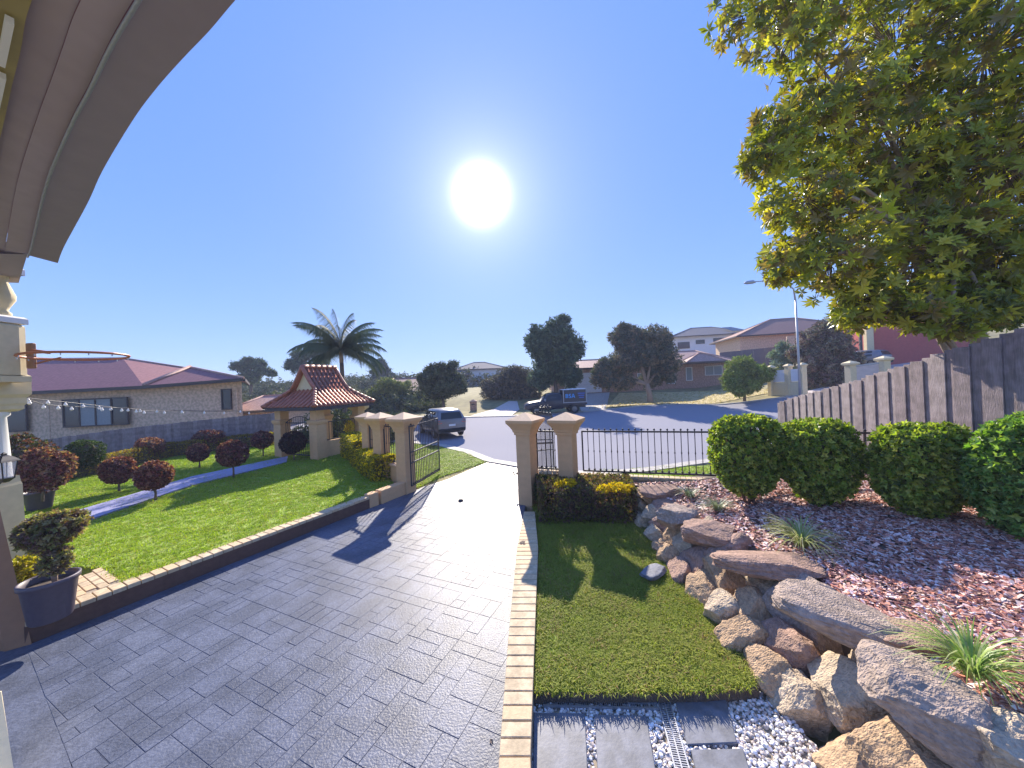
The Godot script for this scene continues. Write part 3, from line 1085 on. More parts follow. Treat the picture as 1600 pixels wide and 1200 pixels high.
func gravel_corner() -> void:
	var y := -0.16
	var area := PackedVector2Array([Vector2(0.076, -3.76), Vector2(2.54, -3.71), Vector2(2.57, -3.19), Vector2(2.67, -2.54), Vector2(1.9, -1.0), Vector2(0.05, -1.0), Vector2(0.016, -3.02)])
	var mb := MB.new()
	mb.prism(area, -0.5, y)
	kind(obj("gravel_soil", mb, M.mortar), "structure")
	var places := []
	var tints := []
	while places.size() < 9000:
		var p := Vector2(rng.randf_range(-0.1, 2.6), rng.randf_range(-3.75, -1.6))
		if not Geometry2D.is_point_in_polygon(p, area):
			continue
		var s := rng.randf_range(0.008, 0.019)
		var b := Basis.from_euler(Vector3(rng.randf() * TAU, rng.randf() * TAU, 0))
		places.append(Transform3D(b.scaled_local(Vector3(s * 1.25, s * 0.8, s)), Vector3(p.x, y + s * 0.4 + rng.randf() * 0.012, p.y)))
		tints.append(tint([lin(0.72, 0.69, 0.66), lin(0.6, 0.55, 0.5), lin(0.78, 0.77, 0.76), lin(0.42, 0.36, 0.32)][rng.randi() % 4], 0.15))
	scatter("white_pebbles", boulder(Vector3.ONE, 1, 4, 0.12, 3.0), M.pebble, places, tints)
	var slabs := [[[834, 1113], [914, 1113], [921, 1260], [832, 1260], "front left large grey stepping slab, beside the brick edging"], [[929, 1116], [1010, 1117], [1034, 1260], [936, 1260], "middle grey stepping slab, left of the drain grate's long arm"], [[1052, 1087], [1132, 1085], [1152, 1160], [1073, 1163], "far grey stepping slab against the lawn edge right of the drain"], [[1079, 1171], [1160, 1168], [1195, 1280], [1108, 1290], "near right grey stepping slab, right of the drain grate"]]
	var corners := [[Vector2(0.075, -3.49), Vector2(0.587, -3.46), Vector2(0.46, -2.7), Vector2(0.016, -2.71)], [Vector2(0.678, -3.44), Vector2(1.18, -3.41), Vector2(1.02, -2.68), Vector2(0.534, -2.69)], [Vector2(1.54, -3.6), Vector2(2.07, -3.59), Vector2(1.89, -3.12), Vector2(1.44, -3.12)], [Vector2(1.45, -3.08), Vector2(1.91, -3.07), Vector2(1.74, -2.57), Vector2(1.31, -2.55)]]
	for i in 4:
		var s := MB.new()
		s.prism(PackedVector2Array(corners[i]), -0.2, -0.12, 0.006)
		tag(obj("stepping_slab", s, M.slab_grey), slabs[i][4], "paving slab", "grey stepping slabs in the white pebbles")
	# drain: a steel channel with cross bars, one arm along the lawn edge and one towards the house
	var g := thing("drain_grate", "L shaped steel drain grate set in white pebbles below the lawn edge", "drain grate")
	var arms := [[Vector3(0.18, -0.13, -3.62), Vector3(1.34, -0.13, -3.53)], [Vector3(1.42, -0.13, -3.57), Vector3(1.23, -0.13, -2.56)]]
	for arm in arms:
		var d: Vector3 = (arm[1] - arm[0]).normalized()
		var s := Vector3(-d.z, 0, d.x) * 0.058
		var f := MB.new()
		f.beam(arm[0] + s, arm[1] + s, 0.012, 0.03)
		f.beam(arm[0] - s, arm[1] - s, 0.012, 0.03)
		f.beam(arm[0], arm[1], 0.012, 0.024)
		obj("channel_frame", f, M.steel, g)
		var bars := MB.new()
		var l: float = arm[0].distance_to(arm[1])
		for i in int(l / 0.02):
			var p: Vector3 = arm[0] + d * (i + 0.5) * 0.02
			bars.beam(p - s, p + s, 0.007, 0.016)
		kind(obj("cross_bars", bars, M.steel, g), "stuff")
		var pit := MB.new()
		pit.beam(arm[0] + Vector3.DOWN * 0.014, arm[1] + Vector3.DOWN * 0.014, 0.105, 0.01)
		obj("channel_floor", pit, M.fascia_dark, g)


# ---------------------------------------------------------------- gate, pillars, railings
const TURN := -0.508


func square(mb: MB, profile: Array) -> void:
	# a square turned profile of [half width, height]
	var keep := mb.x
	mb.x = mb.x * Transform3D(Basis(Vector3.UP, PI / 4), Vector3.ZERO)
	var pr := []
	for p in profile:
		pr.append([p[0] * sqrt(2.0), p[1]])
	mb.lathe(pr, 4)
	mb.x = keep


func pillar(label: String, at: Vector3, top: float, half: float, foot := 0.3, turn := TURN) -> Node3D:
	var t := thing("gate_pillar", label, "gate pillar", at, turn, "rendered gate pillars with pyramid caps")
	var mb := MB.new()
	var k := half / 0.21
	var s := top - at.y - 0.62 * k
	square(mb, [[half, -foot], [half, s]])
	obj("shaft", mb, M.render_tan, t)
	var c := MB.new()
	square(c, [[half + 0.002, s], [half + 0.035 * k, s + 0.01], [half + 0.035 * k, s + 0.07 * k], [half + 0.055 * k, s + 0.085 * k], [half + 0.07 * k, s + 0.15 * k], [half + 0.12 * k, s + 0.24 * k], [half + 0.17 * k, s + 0.31 * k], [half + 0.2 * k, s + 0.35 * k], [half + 0.2 * k, s + 0.41 * k]])
	obj("cap_moulding", c, M.render_tan, t)
	var p := MB.new()
	square(p, [[half + 0.2 * k, s + 0.41 * k], [half + 0.205 * k, s + 0.425 * k], [0.0, s + 0.62 * k]])
	obj("cap_top", p, M.render_cap, t)
	return t


func railing(called: String, label: String, cat: String, a: Vector3, b: Vector3, ha: float, hb: float, pitch := 0.13, extra := []) -> Node3D:
	# iron panel: bottom line a to b, upright to heights ha and hb, bars every pitch metres; extra holds heights of more rails as a share
	var t := thing(called, label, cat, a)
	var d := b - a
	var up := Vector3.UP
	var l := Vector2(d.x, d.z).length()
	for e in [0.0, 1.0]:
		var h: float = lerpf(ha, hb, e)
		var mb := MB.new()
		mb.beam(d * e, d * e + up * (h + 0.02), 0.035, 0.035)
		obj("post", mb, M.iron, t)
	for f in [0.0, 1.0] + extra:
		var mb := MB.new()
		mb.beam(up * ha * f, d + up * hb * f, 0.04, 0.04 if f == 0.0 or f == 1.0 else 0.035)
		obj("rail", mb, M.iron, t)
	var n := int(l / pitch)
	for i in range(1, n):
		var e := float(i) / n
		var h := lerpf(ha, hb, e)
		var mb := MB.new()
		mb.tube([Vector3.ZERO, up * (h + 0.03)], [0.0095], 6)
		mb.lathe([[0.0001, h + 0.025], [0.022, h + 0.04], [0.027, h + 0.055], [0.016, h + 0.075], [0.0001, h + 0.085]], 6)
		mb.lathe([[0.012, 0.02], [0.028, 0.03], [0.028, 0.06], [0.012, 0.07]], 6)
		mb.lathe([[0.012, h * 0.5 - 0.03], [0.018, h * 0.5], [0.012, h * 0.5 + 0.03]], 6)
		obj("bar", mb, M.iron, t, d * e)
	return t


func scroll(root: Node, at: Vector3, dir: Vector3, r: float, flip: float) -> void:
	var pts := []
	for i in 16:
		var a := flip * (-0.6 + i * 0.42)
		var rr := r * (1.0 - i / 22.0)
		pts.append(at + dir * cos(a) * rr + Vector3.UP * (sin(a) * rr + r))
	var mb := MB.new()
	mb.tube(pts, [0.014], 6)
	obj("scroll", mb, M.iron, root)


func front_gate() -> void:
	pillar("front right gate pillar at the driveway's right side, beside the brick edging end", Vector3(0.31, 0.00, -9.24), 2.43, 0.2)
	pillar("right gate pillar between the short railing and the long iron fence", Vector3(1.39, 0.00, -9.15), 2.40, 0.2)
	pillar("nearest left gate pillar carrying the open iron gate leaf", Vector3(-3.40, 0.0, -10.72), 2.48, 0.2)
	pillar("middle of the three left gate pillars, set back behind the gate pillar", Vector3(-4.52, 0.1, -11.75), 2.44, 0.19)
	pillar("farthest and smallest of the left wing wall pillars, next to yellow hedge", Vector3(-5.52, 0.1, -13.1), 2.38, 0.17)
	# wing wall between the left pillars, low and rendered, with railings on it
	var w := thing("left_wing_wall", "low rendered wing wall with pale capping between the left gate pillars", "wall")
	for q in [[Vector3(-3.55, 0.3, -10.86), Vector3(-4.4, 0.3, -11.63)], [Vector3(-4.62, 0.3, -11.9), Vector3(-5.44, 0.3, -12.98)]]:
		var mb := MB.new()
		mb.beam(q[0], q[1], 0.2, 0.9, 0.01)
		obj("wall_body", mb, M.render_tan, w)
		var c := MB.new()
		c.beam(q[0] + Vector3.UP * 0.48, q[1] + Vector3.UP * 0.48, 0.28, 0.06, 0.01)
		obj("wall_cap", c, M.render_cap, w)
	railing("iron_railing", "narrow black iron railing between the nearest and middle left gate pillars", "railing", Vector3(-3.6, 0.86, -10.91), Vector3(-4.36, 0.86, -11.6), 1.12, 1.12, 0.14)
	railing("iron_railing", "narrow black iron railing between the middle and farthest left pillars", "railing", Vector3(-4.66, 0.86, -11.95), Vector3(-5.4, 0.86, -12.93), 1.05, 1.05, 0.14)
	railing("iron_railing", "black iron railing from the farthest left pillar towards the tiled gatehouse", "railing", Vector3(-5.65, 0.86, -13.3), Vector3(-7.1, 0.86, -16.6), 1.0, 1.0, 0.14)
	# open gate leaves
	var g := railing("driveway_gate", "open left iron driveway gate leaf with two middle rails and scrolls on top", "gate", Vector3(-3.15, 0.27, -10.40), Vector3(-2.79, 0.17, -12.70), 1.78, 1.88, 0.125, [0.38, 0.56])
	var d := Vector3(-2.79, 0.17, -12.70) - Vector3(-3.15, 0.27, -10.40)
	var dir := d.normalized()
	for i in 7:
		var e := 0.25 + 0.1 * i
		scroll(g, d * e + Vector3.UP * (1.80 + e * 0.1), dir, 0.075 + 0.08 * e, 1.0 if i % 2 else -1.0)
	var r := railing("driveway_gate", "open right iron driveway gate leaf, seen edge on behind the right pillars", "gate", Vector3(0.62, 0.59, -9.90), Vector3(1.34, 0.18, -12.00), 1.75, 1.85, 0.125, [0.38, 0.56])
	d = Vector3(1.34, 0.18, -12.00) - Vector3(0.62, 0.59, -9.90)
	dir = d.normalized()
	for i in 7:
		var e := 0.25 + 0.1 * i
		scroll(r, d * e + Vector3.UP * (1.78 + e * 0.1), dir, 0.09 + 0.11 * e, 1.0 if i % 2 else -1.0)
	# right side: short railing, long fence and its low wall with brick capping
	railing("iron_railing", "short iron railing with black bars between the two right gate pillars", "railing", Vector3(0.60, 0.88, -9.45), Vector3(1.19, 0.88, -9.20), 1.0, 1.0, 0.11)
	railing("iron_fence", "long black iron fence on the low brick capped wall right of the gate", "fence", Vector3(1.83, 0.78, -9.34), Vector3(7.45, 0.86, -7.15), 1.06, 1.0, 0.15)
	var low := thing("front_low_wall", "low rendered front wall with cream brick capping under the long iron fence", "wall")
	var b := MB.new()
	b.beam(Vector3(1.75, 0.15, -9.36), Vector3(7.45, 0.2, -7.14), 0.2, 0.95, 0.0)
	obj("wall_body", b, M.render_tan, low)
	var n := 50
	for i in n:
		var p := Vector3(1.75, 0.66, -9.36).lerp(Vector3(7.45, 0.72, -7.14), (i + 0.5) / n)
		var mb := MB.new()
		mb.box(Vector3.ZERO, Vector3(0.108, 0.075, 0.25), 0.006)
		var o := obj("brick", mb, M.cream_brick if i % 3 else M.cream_brick_warm, low, p)
		o.rotation.y = atan2(-2.22, 5.7)
	var short := thing("short_front_wall", "short low wall with brick capping between the two right gate pillars", "wall")
	b = MB.new()
	b.beam(Vector3(0.6, 0.3, -9.36), Vector3(1.35, 0.3, -9.3), 0.2, 0.9)
	obj("wall_body", b, M.render_tan, short)
	for i in 6:
		var mb := MB.new()
		mb.box(Vector3.ZERO, Vector3(0.108, 0.075, 0.25), 0.006)
		obj("brick", mb, M.cream_brick, short, Vector3(0.66 + i * 0.125, 0.79, -9.355 + i * 0.01))


func gatehouse(c: Vector3) -> void:
	# local axes: x from the near corner to the right corner, z from the far side towards the left-hand near face
	var ex := Vector3(1.27, 0, -2.9).normalized()
	var ez := Vector3(-3.15, 0, -1.4).normalized()
	var t := thing("gatehouse", "small gatehouse with a terracotta tiled gablet roof on rendered pillars", "gatehouse", c)
	var hx := 1.62
	var hz := 1.74
	var eave := 2.30
	var ridge := 4.08
	var at := func(a: float, y: float, b: float) -> Vector3:
		return ex * a + ez * b + Vector3.UP * y
	# roof slopes dip as they run out to the eaves
	var curve := func(k: float) -> float:
		return lerpf(ridge, eave, k) - 0.30 * sin(PI * k) * (1.0 - k * 0.5)
	var gab := 0.46
	for side in [-1.0, 1.0]:
		var slope := MB.new()
		var rolls := 15
		for i in 8:
			var k0 := i / 8.0
			var k1 := (i + 1) / 8.0
			var w0: float = lerpf(0.86, hx, maxf(0.0, (k0 - gab) / (1.0 - gab)))
			var w1: float = lerpf(0.86, hx, maxf(0.0, (k1 - gab) / (1.0 - gab)))
			for layer in [0.0, -0.07]:
				slope.quado(at.call(-w0, curve.call(k0) + layer, side * hz * k0), at.call(w0, curve.call(k0) + layer, side * hz * k0), at.call(w1, curve.call(k1) + layer, side * hz * k1), at.call(-w1, curve.call(k1) + layer, side * hz * k1), Vector3.UP if layer == 0.0 else Vector3.DOWN)
		var roof := obj("roof_slope", slope, M.terracotta, t)
		for r in rolls:
			var a := lerpf(-hx, hx, (r + 0.5) / rolls)
			var k := 0.0 if absf(a) <= 0.86 else gab + (absf(a) - 0.86) / (hx - 0.86) * (1.0 - gab)
			var pts := []
			var radii := []
			var n := int(8 * (1.0 - k)) + 2
			for i in n * 2:
				var kk := lerpf(k, 1.01, floorf((i + 1) / 2.0) / n)
				pts.append(at.call(a, curve.call(kk) + (0.024 if i % 2 == 0 else 0.008), side * hz * kk + (0.004 if i % 2 else 0.0)))
				radii.append(0.062 if i % 2 else 0.072)
			var mb := MB.new(true)
			mb.tube(pts, radii, 8)
			obj("tile_row", mb, M.terracotta, roof)
	for side in [-1.0, 1.0]:
		# the hipped ends below the little gables
		var hip := MB.new()
		for i in 5:
			var k0 := lerpf(gab, 1.0, i / 5.0)
			var k1 := lerpf(gab, 1.0, (i + 1) / 5.0)
			var a0: float = lerpf(0.72, hx, (k0 - gab) / (1.0 - gab))
			var a1: float = lerpf(0.72, hx, (k1 - gab) / (1.0 - gab))
			hip.quado(at.call(side * a0, curve.call(k0), -hz * k0), at.call(side * a0, curve.call(k0), hz * k0), at.call(side * a1, curve.call(k1), hz * k1), at.call(side * a1, curve.call(k1), -hz * k1), Vector3.UP)
		var h := obj("roof_hip_end", hip, M.terracotta, t)
		for r in 12:
			var b := lerpf(-hz, hz, (r + 0.5) / 12)
			var k := maxf(gab, absf(b) / hz)
			var pts := []
			for i in 7:
				var kk := lerpf(k, 1.01, i / 6.0)
				pts.append(at.call(side * lerpf(0.72, hx, (kk - gab) / (1.0 - gab)), curve.call(kk) + 0.012, b))
			var mb := MB.new(true)
			mb.tube(pts, [0.06], 7)
			obj("tile_row", mb, M.terracotta, h)
		var gable := MB.new()
		gable.trio(at.call(side * 0.72, ridge - 0.12, 0), at.call(side * 0.72, curve.call(gab), -hz * gab), at.call(side * 0.72, curve.call(gab), hz * gab), ex * side)
		obj("gable_infill", gable, M.render_cream, t)
		for s2 in [-1.0, 1.0]:
			var barge := MB.new(true)
			var pts := []
			for i in 6:
				var kk := gab * i / 5.0
				pts.append(at.call(side * 0.88, curve.call(kk) + 0.05, s2 * hz * kk))
			barge.tube(pts, [0.085], 8)
			obj("barge_tiles", barge, M.terracotta, t)
			for i in 7:
				var k0 := lerpf(gab, 1.0, i / 7.0)
				var k1 := lerpf(gab, 1.02, (i + 1) / 7.0)
				var mb := MB.new(true)
				mb.tube([at.call(side * lerpf(0.86, hx, (k0 - gab) / (1 - gab)), curve.call(k0) + 0.06, s2 * hz * k0), at.call(side * lerpf(0.86, hx, (k1 - gab) / (1 - gab)), curve.call(k1) + 0.05, s2 * hz * k1)], [0.08, 0.1], 8)
				obj("hip_tile", mb, M.terracotta, t)
	for i in 6:
		var mb := MB.new(true)
		var a := lerpf(-0.9, 0.9, i / 6.0)
		mb.tube([at.call(a, ridge + 0.03, 0), at.call(a + 0.31, ridge + 0.05, 0)], [0.1, 0.115], 8)
		obj("ridge_tile", mb, M.terracotta, t)
	var fascia := MB.new()
	for s in [-1.0, 1.0]:
		fascia.beam(at.call(-hx, eave - 0.09, s * hz), at.call(hx, eave - 0.09, s * hz), 0.05, 0.14)
		fascia.beam(at.call(s * hx, eave - 0.092, -hz + 0.03), at.call(s * hx, eave - 0.092, hz - 0.03), 0.05, 0.138)
	obj("fascia", fascia, M.fascia_dark, t)
	var soffit := MB.new()
	soffit.quado(at.call(-hx, eave - 0.06, -hz), at.call(hx, eave - 0.06, -hz), at.call(hx, eave - 0.06, hz), at.call(-hx, eave - 0.06, hz), Vector3.DOWN)
	obj("soffit", soffit, M.eave_paint, t)
	var ang := atan2(-ex.z, ex.x)
	for q in [[-1.0, -1.0], [1.0, -1.0], [1.0, 1.0], [-1.0, 1.0]]:
		var p: Vector3 = at.call(q[0] * 1.12, 0, q[1] * 1.22)
		var mb := MB.new()
		square(mb, [[0.24, -0.3], [0.24, 1.5], [0.27, 1.52], [0.3, 1.62], [0.3, 1.68], [0.2, 1.72], [0.2, eave - 0.07]])
		var o := obj("pillar", mb, M.render_cream, t, p)
		o.rotation.y = ang
		o.material_override = M.render_tan
	# arched iron pedestrian gate between the two left pillars, and a railing between the right ones
	var gate := MB.new()
	var a: Vector3 = at.call(-1.12, 0.1, -0.95)
	var b: Vector3 = at.call(-1.12, 0.1, 0.95)
	for f in [0.0, 0.6, 1.45]:
		gate.beam(a + Vector3.UP * f, b + Vector3.UP * f, 0.03, 0.04)
	for i in 14:
		var e := i / 13.0
		var p := a.lerp(b, e)
		gate.tube([p, p + Vector3.UP * (1.45 + 0.3 * sin(PI * e))], [0.011], 5)
	for i in 10:
		var e0 := i / 10.0
		var e1 := (i + 1) / 10.0
		gate.beam(a.lerp(b, e0) + Vector3.UP * (1.45 + 0.3 * sin(PI * e0)), a.lerp(b, e1) + Vector3.UP * (1.45 + 0.3 * sin(PI * e1)), 0.03, 0.03)
	obj("pedestrian_gate", gate, M.iron, t)
	var rail := MB.new()
	a = at.call(-0.85, 0.75, -1.22)
	b = at.call(0.85, 0.75, -1.22)
	rail.beam(a, b, 0.035, 0.035)
	rail.beam(a + Vector3.UP * 0.8, b + Vector3.UP * 0.8, 0.035, 0.035)
	for i in 13:
		rail.tube([a.lerp(b, i / 12.0), a.lerp(b, i / 12.0) + Vector3.UP * 0.8], [0.011], 5)
	obj("side_railing", rail, M.iron, t)
	var wall := MB.new()
	wall.beam(at.call(-0.88, 0.3, -1.22), at.call(0.88, 0.3, -1.22), 0.2, 0.8)
	obj("side_wall", wall, M.render_tan, t)
	# letterbox pier with a stepped cap beside the gatehouse
	var m := thing("letterbox_pier", "small cream pier with a stepped square cap right of the gatehouse", "pier", Vector3(-7.97, 1.30, -17.80), TURN)
	var mb := MB.new()
	square(mb, [[0.17, -1.4], [0.17, 0.85], [0.22, 0.88], [0.36, 1.02], [0.38, 1.16], [0.3, 1.2], [0.2, 1.24], [0.2, 1.5], [0.25, 1.55], [0.22, 1.66], [0.0001, 1.72]])
	obj("pier_shaft", mb, M.render_cream, m)


func paling_fence(called: String, label: String, line: Array, foot: Array, pitch: float, depth_side: float) -> void:
	# line: top points; foot: bottom points; palings lap alternately
	var t := thing(called, label, "fence")
	var total := 0.0
	for i in line.size() - 1:
		total += line[i].distance_to(line[i + 1])
	var n := int(total / pitch)
	var at := func(pts: Array, s: float) -> Vector3:
		var run: float = s * total
		for i in line.size() - 1:
			var l: float = line[i].distance_to(line[i + 1])
			if run <= l or i == line.size() - 2:
				return pts[i].lerp(pts[i + 1], clampf(run / l, 0.0, 1.0))
			run -= l
		return pts[-1]
	for i in n:
		var s := (i + 0.5) / n
		var top: Vector3 = at.call(line, s)
		var low: Vector3 = at.call(foot, s)
		low.x = top.x
		low.z = top.z
		var d: Vector3 = at.call(line, minf(s + 0.02, 1.0)) - at.call(line, maxf(s - 0.02, 0.0))
		d.y = 0
		d = d.normalized()
		var nrm := Vector3(-d.z, 0, d.x) * depth_side
		var lap := i % 2
		var h := top.y - low.y + rng.randf_range(-0.015, 0.015)
		var mb := MB.new()
		mb.x = Transform3D(Basis(d, Vector3.UP, d.cross(Vector3.UP)), Vector3.ZERO)
		mb.box(Vector3(0, h / 2.0, 0), Vector3(pitch * (1.25 if lap else 1.06), h, 0.018), 0.003)
		var o := obj("paling", mb, M.paling if rng.randf() < 0.6 else M.paling_pale, t, low + nrm * (0.021 * lap))
		o.rotation.x = rng.randf_range(-0.006, 0.006)
	for f in [0.2, 0.8]:
		var mb := MB.new()
		for i in line.size() - 1:
			var a: Vector3 = foot[i].lerp(line[i], f)
			var b: Vector3 = foot[i + 1].lerp(line[i + 1], f)
			var d: Vector3 = (b - a).normalized()
			var nrm := Vector3(-d.z, 0, d.x) * depth_side
			mb.beam(a - nrm * 0.05, b - nrm * 0.05, 0.045, 0.08)
		obj("fence_rail", mb, M.paling, t)


func side_fences() -> void:
	var top := [Vector3(8.42, 2.22, -11.00), Vector3(8.29, 2.44, -10.20), Vector3(7.55, 2.91, -7.70), Vector3(7.18, 3.22, -6.35), Vector3(6.95, 3.46, -5.35), Vector3(6.84, 3.65, -4.60), Vector3(6.81, 3.84, -3.85), Vector3(6.71, 4.05, -3.00)]
	var foot := []
	for i in top.size():
		foot.append(Vector3(top[i].x, 0.9 if i < 3 else 1.0, top[i].z))
	paling_fence("right_paling_fence", "weathered grey timber paling fence rising along the right garden boundary", top, foot, 0.19, 1.0)
	var lt := [Vector3(-20.31, 1.65, -14.00), Vector3(-20.22, 1.69, -15.00), Vector3(-18.74, 1.87, -16.80), Vector3(-16.61, 1.99, -19.00), Vector3(-14.45, 2.08, -21.00)]
	var lf := []
	for p in lt:
		lf.append(Vector3(p.x, 0.1, p.z))
	paling_fence("left_paling_fence", "grey purple timber paling fence behind the left lawn, below the plum roofed house", lt, lf, 0.125, 1.0)


# ---------------------------------------------------------------- houses
func window(root: Node, c: Vector3, w: float, h: float, dir: Vector3, panes: int, m: Material, called := "window", frame: Material = null) -> void:
	# a framed opening on a wall facing dir
	var side := Vector3.UP.cross(dir).normalized()
	var b := Basis(side, Vector3.UP, dir)
	var f := MB.new()
	f.x = Transform3D(b, Vector3.ZERO)
	var t := 0.07
	f.box(Vector3(0, h / 2 - t / 2, 0.03), Vector3(w, t, 0.1))
	f.box(Vector3(0, -h / 2 + t / 2, 0.03), Vector3(w, t, 0.1))
	for i in panes + 1:
		f.box(Vector3(-w / 2 + t / 2 + (w - t) * i / panes, 0, 0.031), Vector3(t, h - 2 * t, 0.094))
	var o := obj(called, f, frame if frame else M.fascia_dark, root, c)
	for i in panes:
		var p := MB.new()
		p.x = Transform3D(b, Vector3.ZERO)
		var pw := (w - t) / panes - t
		p.box(Vector3(-w / 2 + t / 2 + (w - t) * (i + 0.5) / panes, 0, 0.02), Vector3(pw, h - 2 * t, 0.02))
		obj("pane", p, m if panes < 3 or (i > 0 and i < panes - 1) else M.window_dark, o)


func house_box(label: String, at: Vector3, size: Vector3, turn: float, wall: Material, roof: Material, rise: float, over := 0.5, ridge_share := 0.5, cat := "house", called := "house") -> Node3D:
	# walls and a hipped roof with the ridge along local x; local +z is the front
	var t := thing(called, label, cat, at, turn)
	var mb := MB.new()
	mb.box(Vector3(0, size.y / 2 - 0.6, -size.z / 2), Vector3(size.x, size.y + 1.2, size.z))
	obj("wall", mb, wall, t)
	hip_roof(t, Vector3(0, size.y, -size.z / 2), size.x / 2 + over, size.z / 2 + over, rise, ridge_share, roof)
	return t


func hip_roof(t: Node, c: Vector3, hx: float, hz: float, rise: float, share: float, roof: Material) -> void:
	var r := MB.new()
	var a := c + Vector3(-hx, 0, hz)
	var b := c + Vector3(hx, 0, hz)
	var d := c + Vector3(hx, 0, -hz)
	var e := c + Vector3(-hx, 0, -hz)
	var p := c + Vector3(-hx * share, rise, 0)
	var q := c + Vector3(hx * share, rise, 0)
	r.quado(a, b, q, p, Vector3(0, 1, 1))
	r.quado(d, e, p, q, Vector3(0, 1, -1))
	r.trio(b, d, q, Vector3(1, 1, 0))
	r.trio(e, a, p, Vector3(-1, 1, 0))
	r.quado(a, b, d, e, Vector3.DOWN)
	var o := obj("roof", r, roof, t)
	var f := MB.new()
	f.beam(a, b, 0.1, 0.2)
	f.beam(d, e, 0.1, 0.2)
	f.beam(b + Vector3(0, 0, -0.05), d + Vector3(0, 0, 0.05), 0.1, 0.198)
	f.beam(e + Vector3(0, 0, 0.05), a + Vector3(0, 0, -0.05), 0.1, 0.198)
	obj("gutter", f, M.fascia_dark, o)
	var caps := MB.new(true)
	for k in [[p, q], [a, p], [e, p], [b, q], [d, q]]:
		caps.tube([k[0], k[1]], [0.1], 6)
	obj("ridge_cap", caps, roof, o)


func left_neighbour() -> void:
	# single storey brick house behind the left fence, main hip and a lower wing in front
	var t := thing("neighbour_house", "tan brick single storey house with plum hipped roof on the far left", "house")
	var wl := Vector3(-33.92, 3.97, -21.30)
	var wr := Vector3(-17.67, 4.31, -22.60)
	var mid := Vector3(-23.01, 4.08, -22.20)
	var deep := Vector3(-7.4, 0, -9.0)
	var w := MB.new()
	var q := [wl, wr, wr + deep, wl + deep]
	for i in 4:
		var a: Vector3 = q[i]
		var b: Vector3 = q[(i + 1) % 4]
		w.quado(Vector3(a.x, -0.5, a.z), Vector3(b.x, -0.5, b.z), b, a, (b - a).cross(Vector3.UP))
	obj("wall", w, M.brick_wall, t)
	var el := wl + Vector3(-0.6, 0, 0.6)
	var er := wr + Vector3(0.6, 0.0, 0.6)
	var em := mid + Vector3(0, 0, 0.6)
	var bl := wl + deep + Vector3(-0.6, 0.3, -0.6)
	var br := wr + deep + Vector3(0.6, 0, -0.6)
	var r1 := Vector3(-37.87, 6.71, -26.30)
	var r2 := Vector3(-29.50, 6.44, -26.30)
	var r := MB.new()
	var rs := Vector3(-25.42, 5.56, -27.00)
	r.quado(el, em, r2, r1, Vector3(0, 1, 1))
	r.trio(em, rs, r2, Vector3(0.3, 1, 0.5))
	r.quado(r1, r2, rs, bl, Vector3(0, 1, -1))
	r.trio(el, r1, bl, Vector3(-1, 1, 0))
	var roof := obj("roof", r, M.roof_plum, t)
	# the wing's own hip
	var apex := Vector3(-22.80, 5.38, -24.60)
	var r3 := MB.new()
	r3.trio(em, er, apex, Vector3(0, 1, 1))
	r3.quado(er, br, rs, apex, Vector3(1, 1, 0))
	r3.trio(em, apex, rs, Vector3(-1, 1, 0))
	obj("wing_roof", r3, M.roof_plum, t)
	var f := MB.new()
	f.beam(el + Vector3.DOWN * 0.08, em + Vector3.DOWN * 0.08, 0.12, 0.2)
	f.beam(em + Vector3.DOWN * 0.08, er + Vector3.DOWN * 0.08, 0.12, 0.2)
	f.beam(er + Vector3(0, -0.08, -0.06), br + Vector3.DOWN * 0.08, 0.12, 0.2)
	obj("gutter", f, M.fascia_dark, roof)
	var so := MB.new()
	so.quado(el + Vector3.DOWN * 0.1, er + Vector3.DOWN * 0.1, wr + Vector3.DOWN * 0.1, wl + Vector3.DOWN * 0.1, Vector3.DOWN)
	obj("soffit", so, M.eave_paint, roof)
	var cap := MB.new(true)
	cap.tube([em + Vector3.UP * 0.05, apex + Vector3.UP * 0.05], [0.13], 6)
	cap.tube([r1, r2, rs], [0.1], 6)
	cap.tube([apex, er], [0.1], 6)
	obj("ridge_cap", cap, M.roof_pink, roof)
	var out := (wr - wl).cross(Vector3.UP)
	out.y = 0
	out = out.normalized()
	window(t, Vector3(-26.19, 2.57, -21.75) + out * 0.02, 3.75, 1.75, out, 4, M.curtain)
	window(t, Vector3(-18.57, 3.01, -22.50) + out * 0.02, 0.62, 1.35, out, 1, M.window_dark)
	window(t, Vector3(-30.70, 2.44, -21.40) + out * 0.02, 1.25, 1.7, out, 1, M.window_dark)
	for p in [Vector3(-28.73, 3.18, -21.50), Vector3(-17.91, 3.73, -22.55)]:
		var mb := MB.new()
		mb.tube([p + out * 0.1, Vector3(p.x, 0, p.z) + out * 0.1], [0.05], 6)
		obj("downpipe", mb, M.brick_wall, t)
	var back := house_box("pink roofed low building seen between the left neighbour and gatehouse", Vector3(-22.21, 1.39, -30.00), Vector3(5.0, 1.6, 6.0), 0.0, M.brick_wall, M.roof_pink, 1.3)
	back.position.y = 0.2


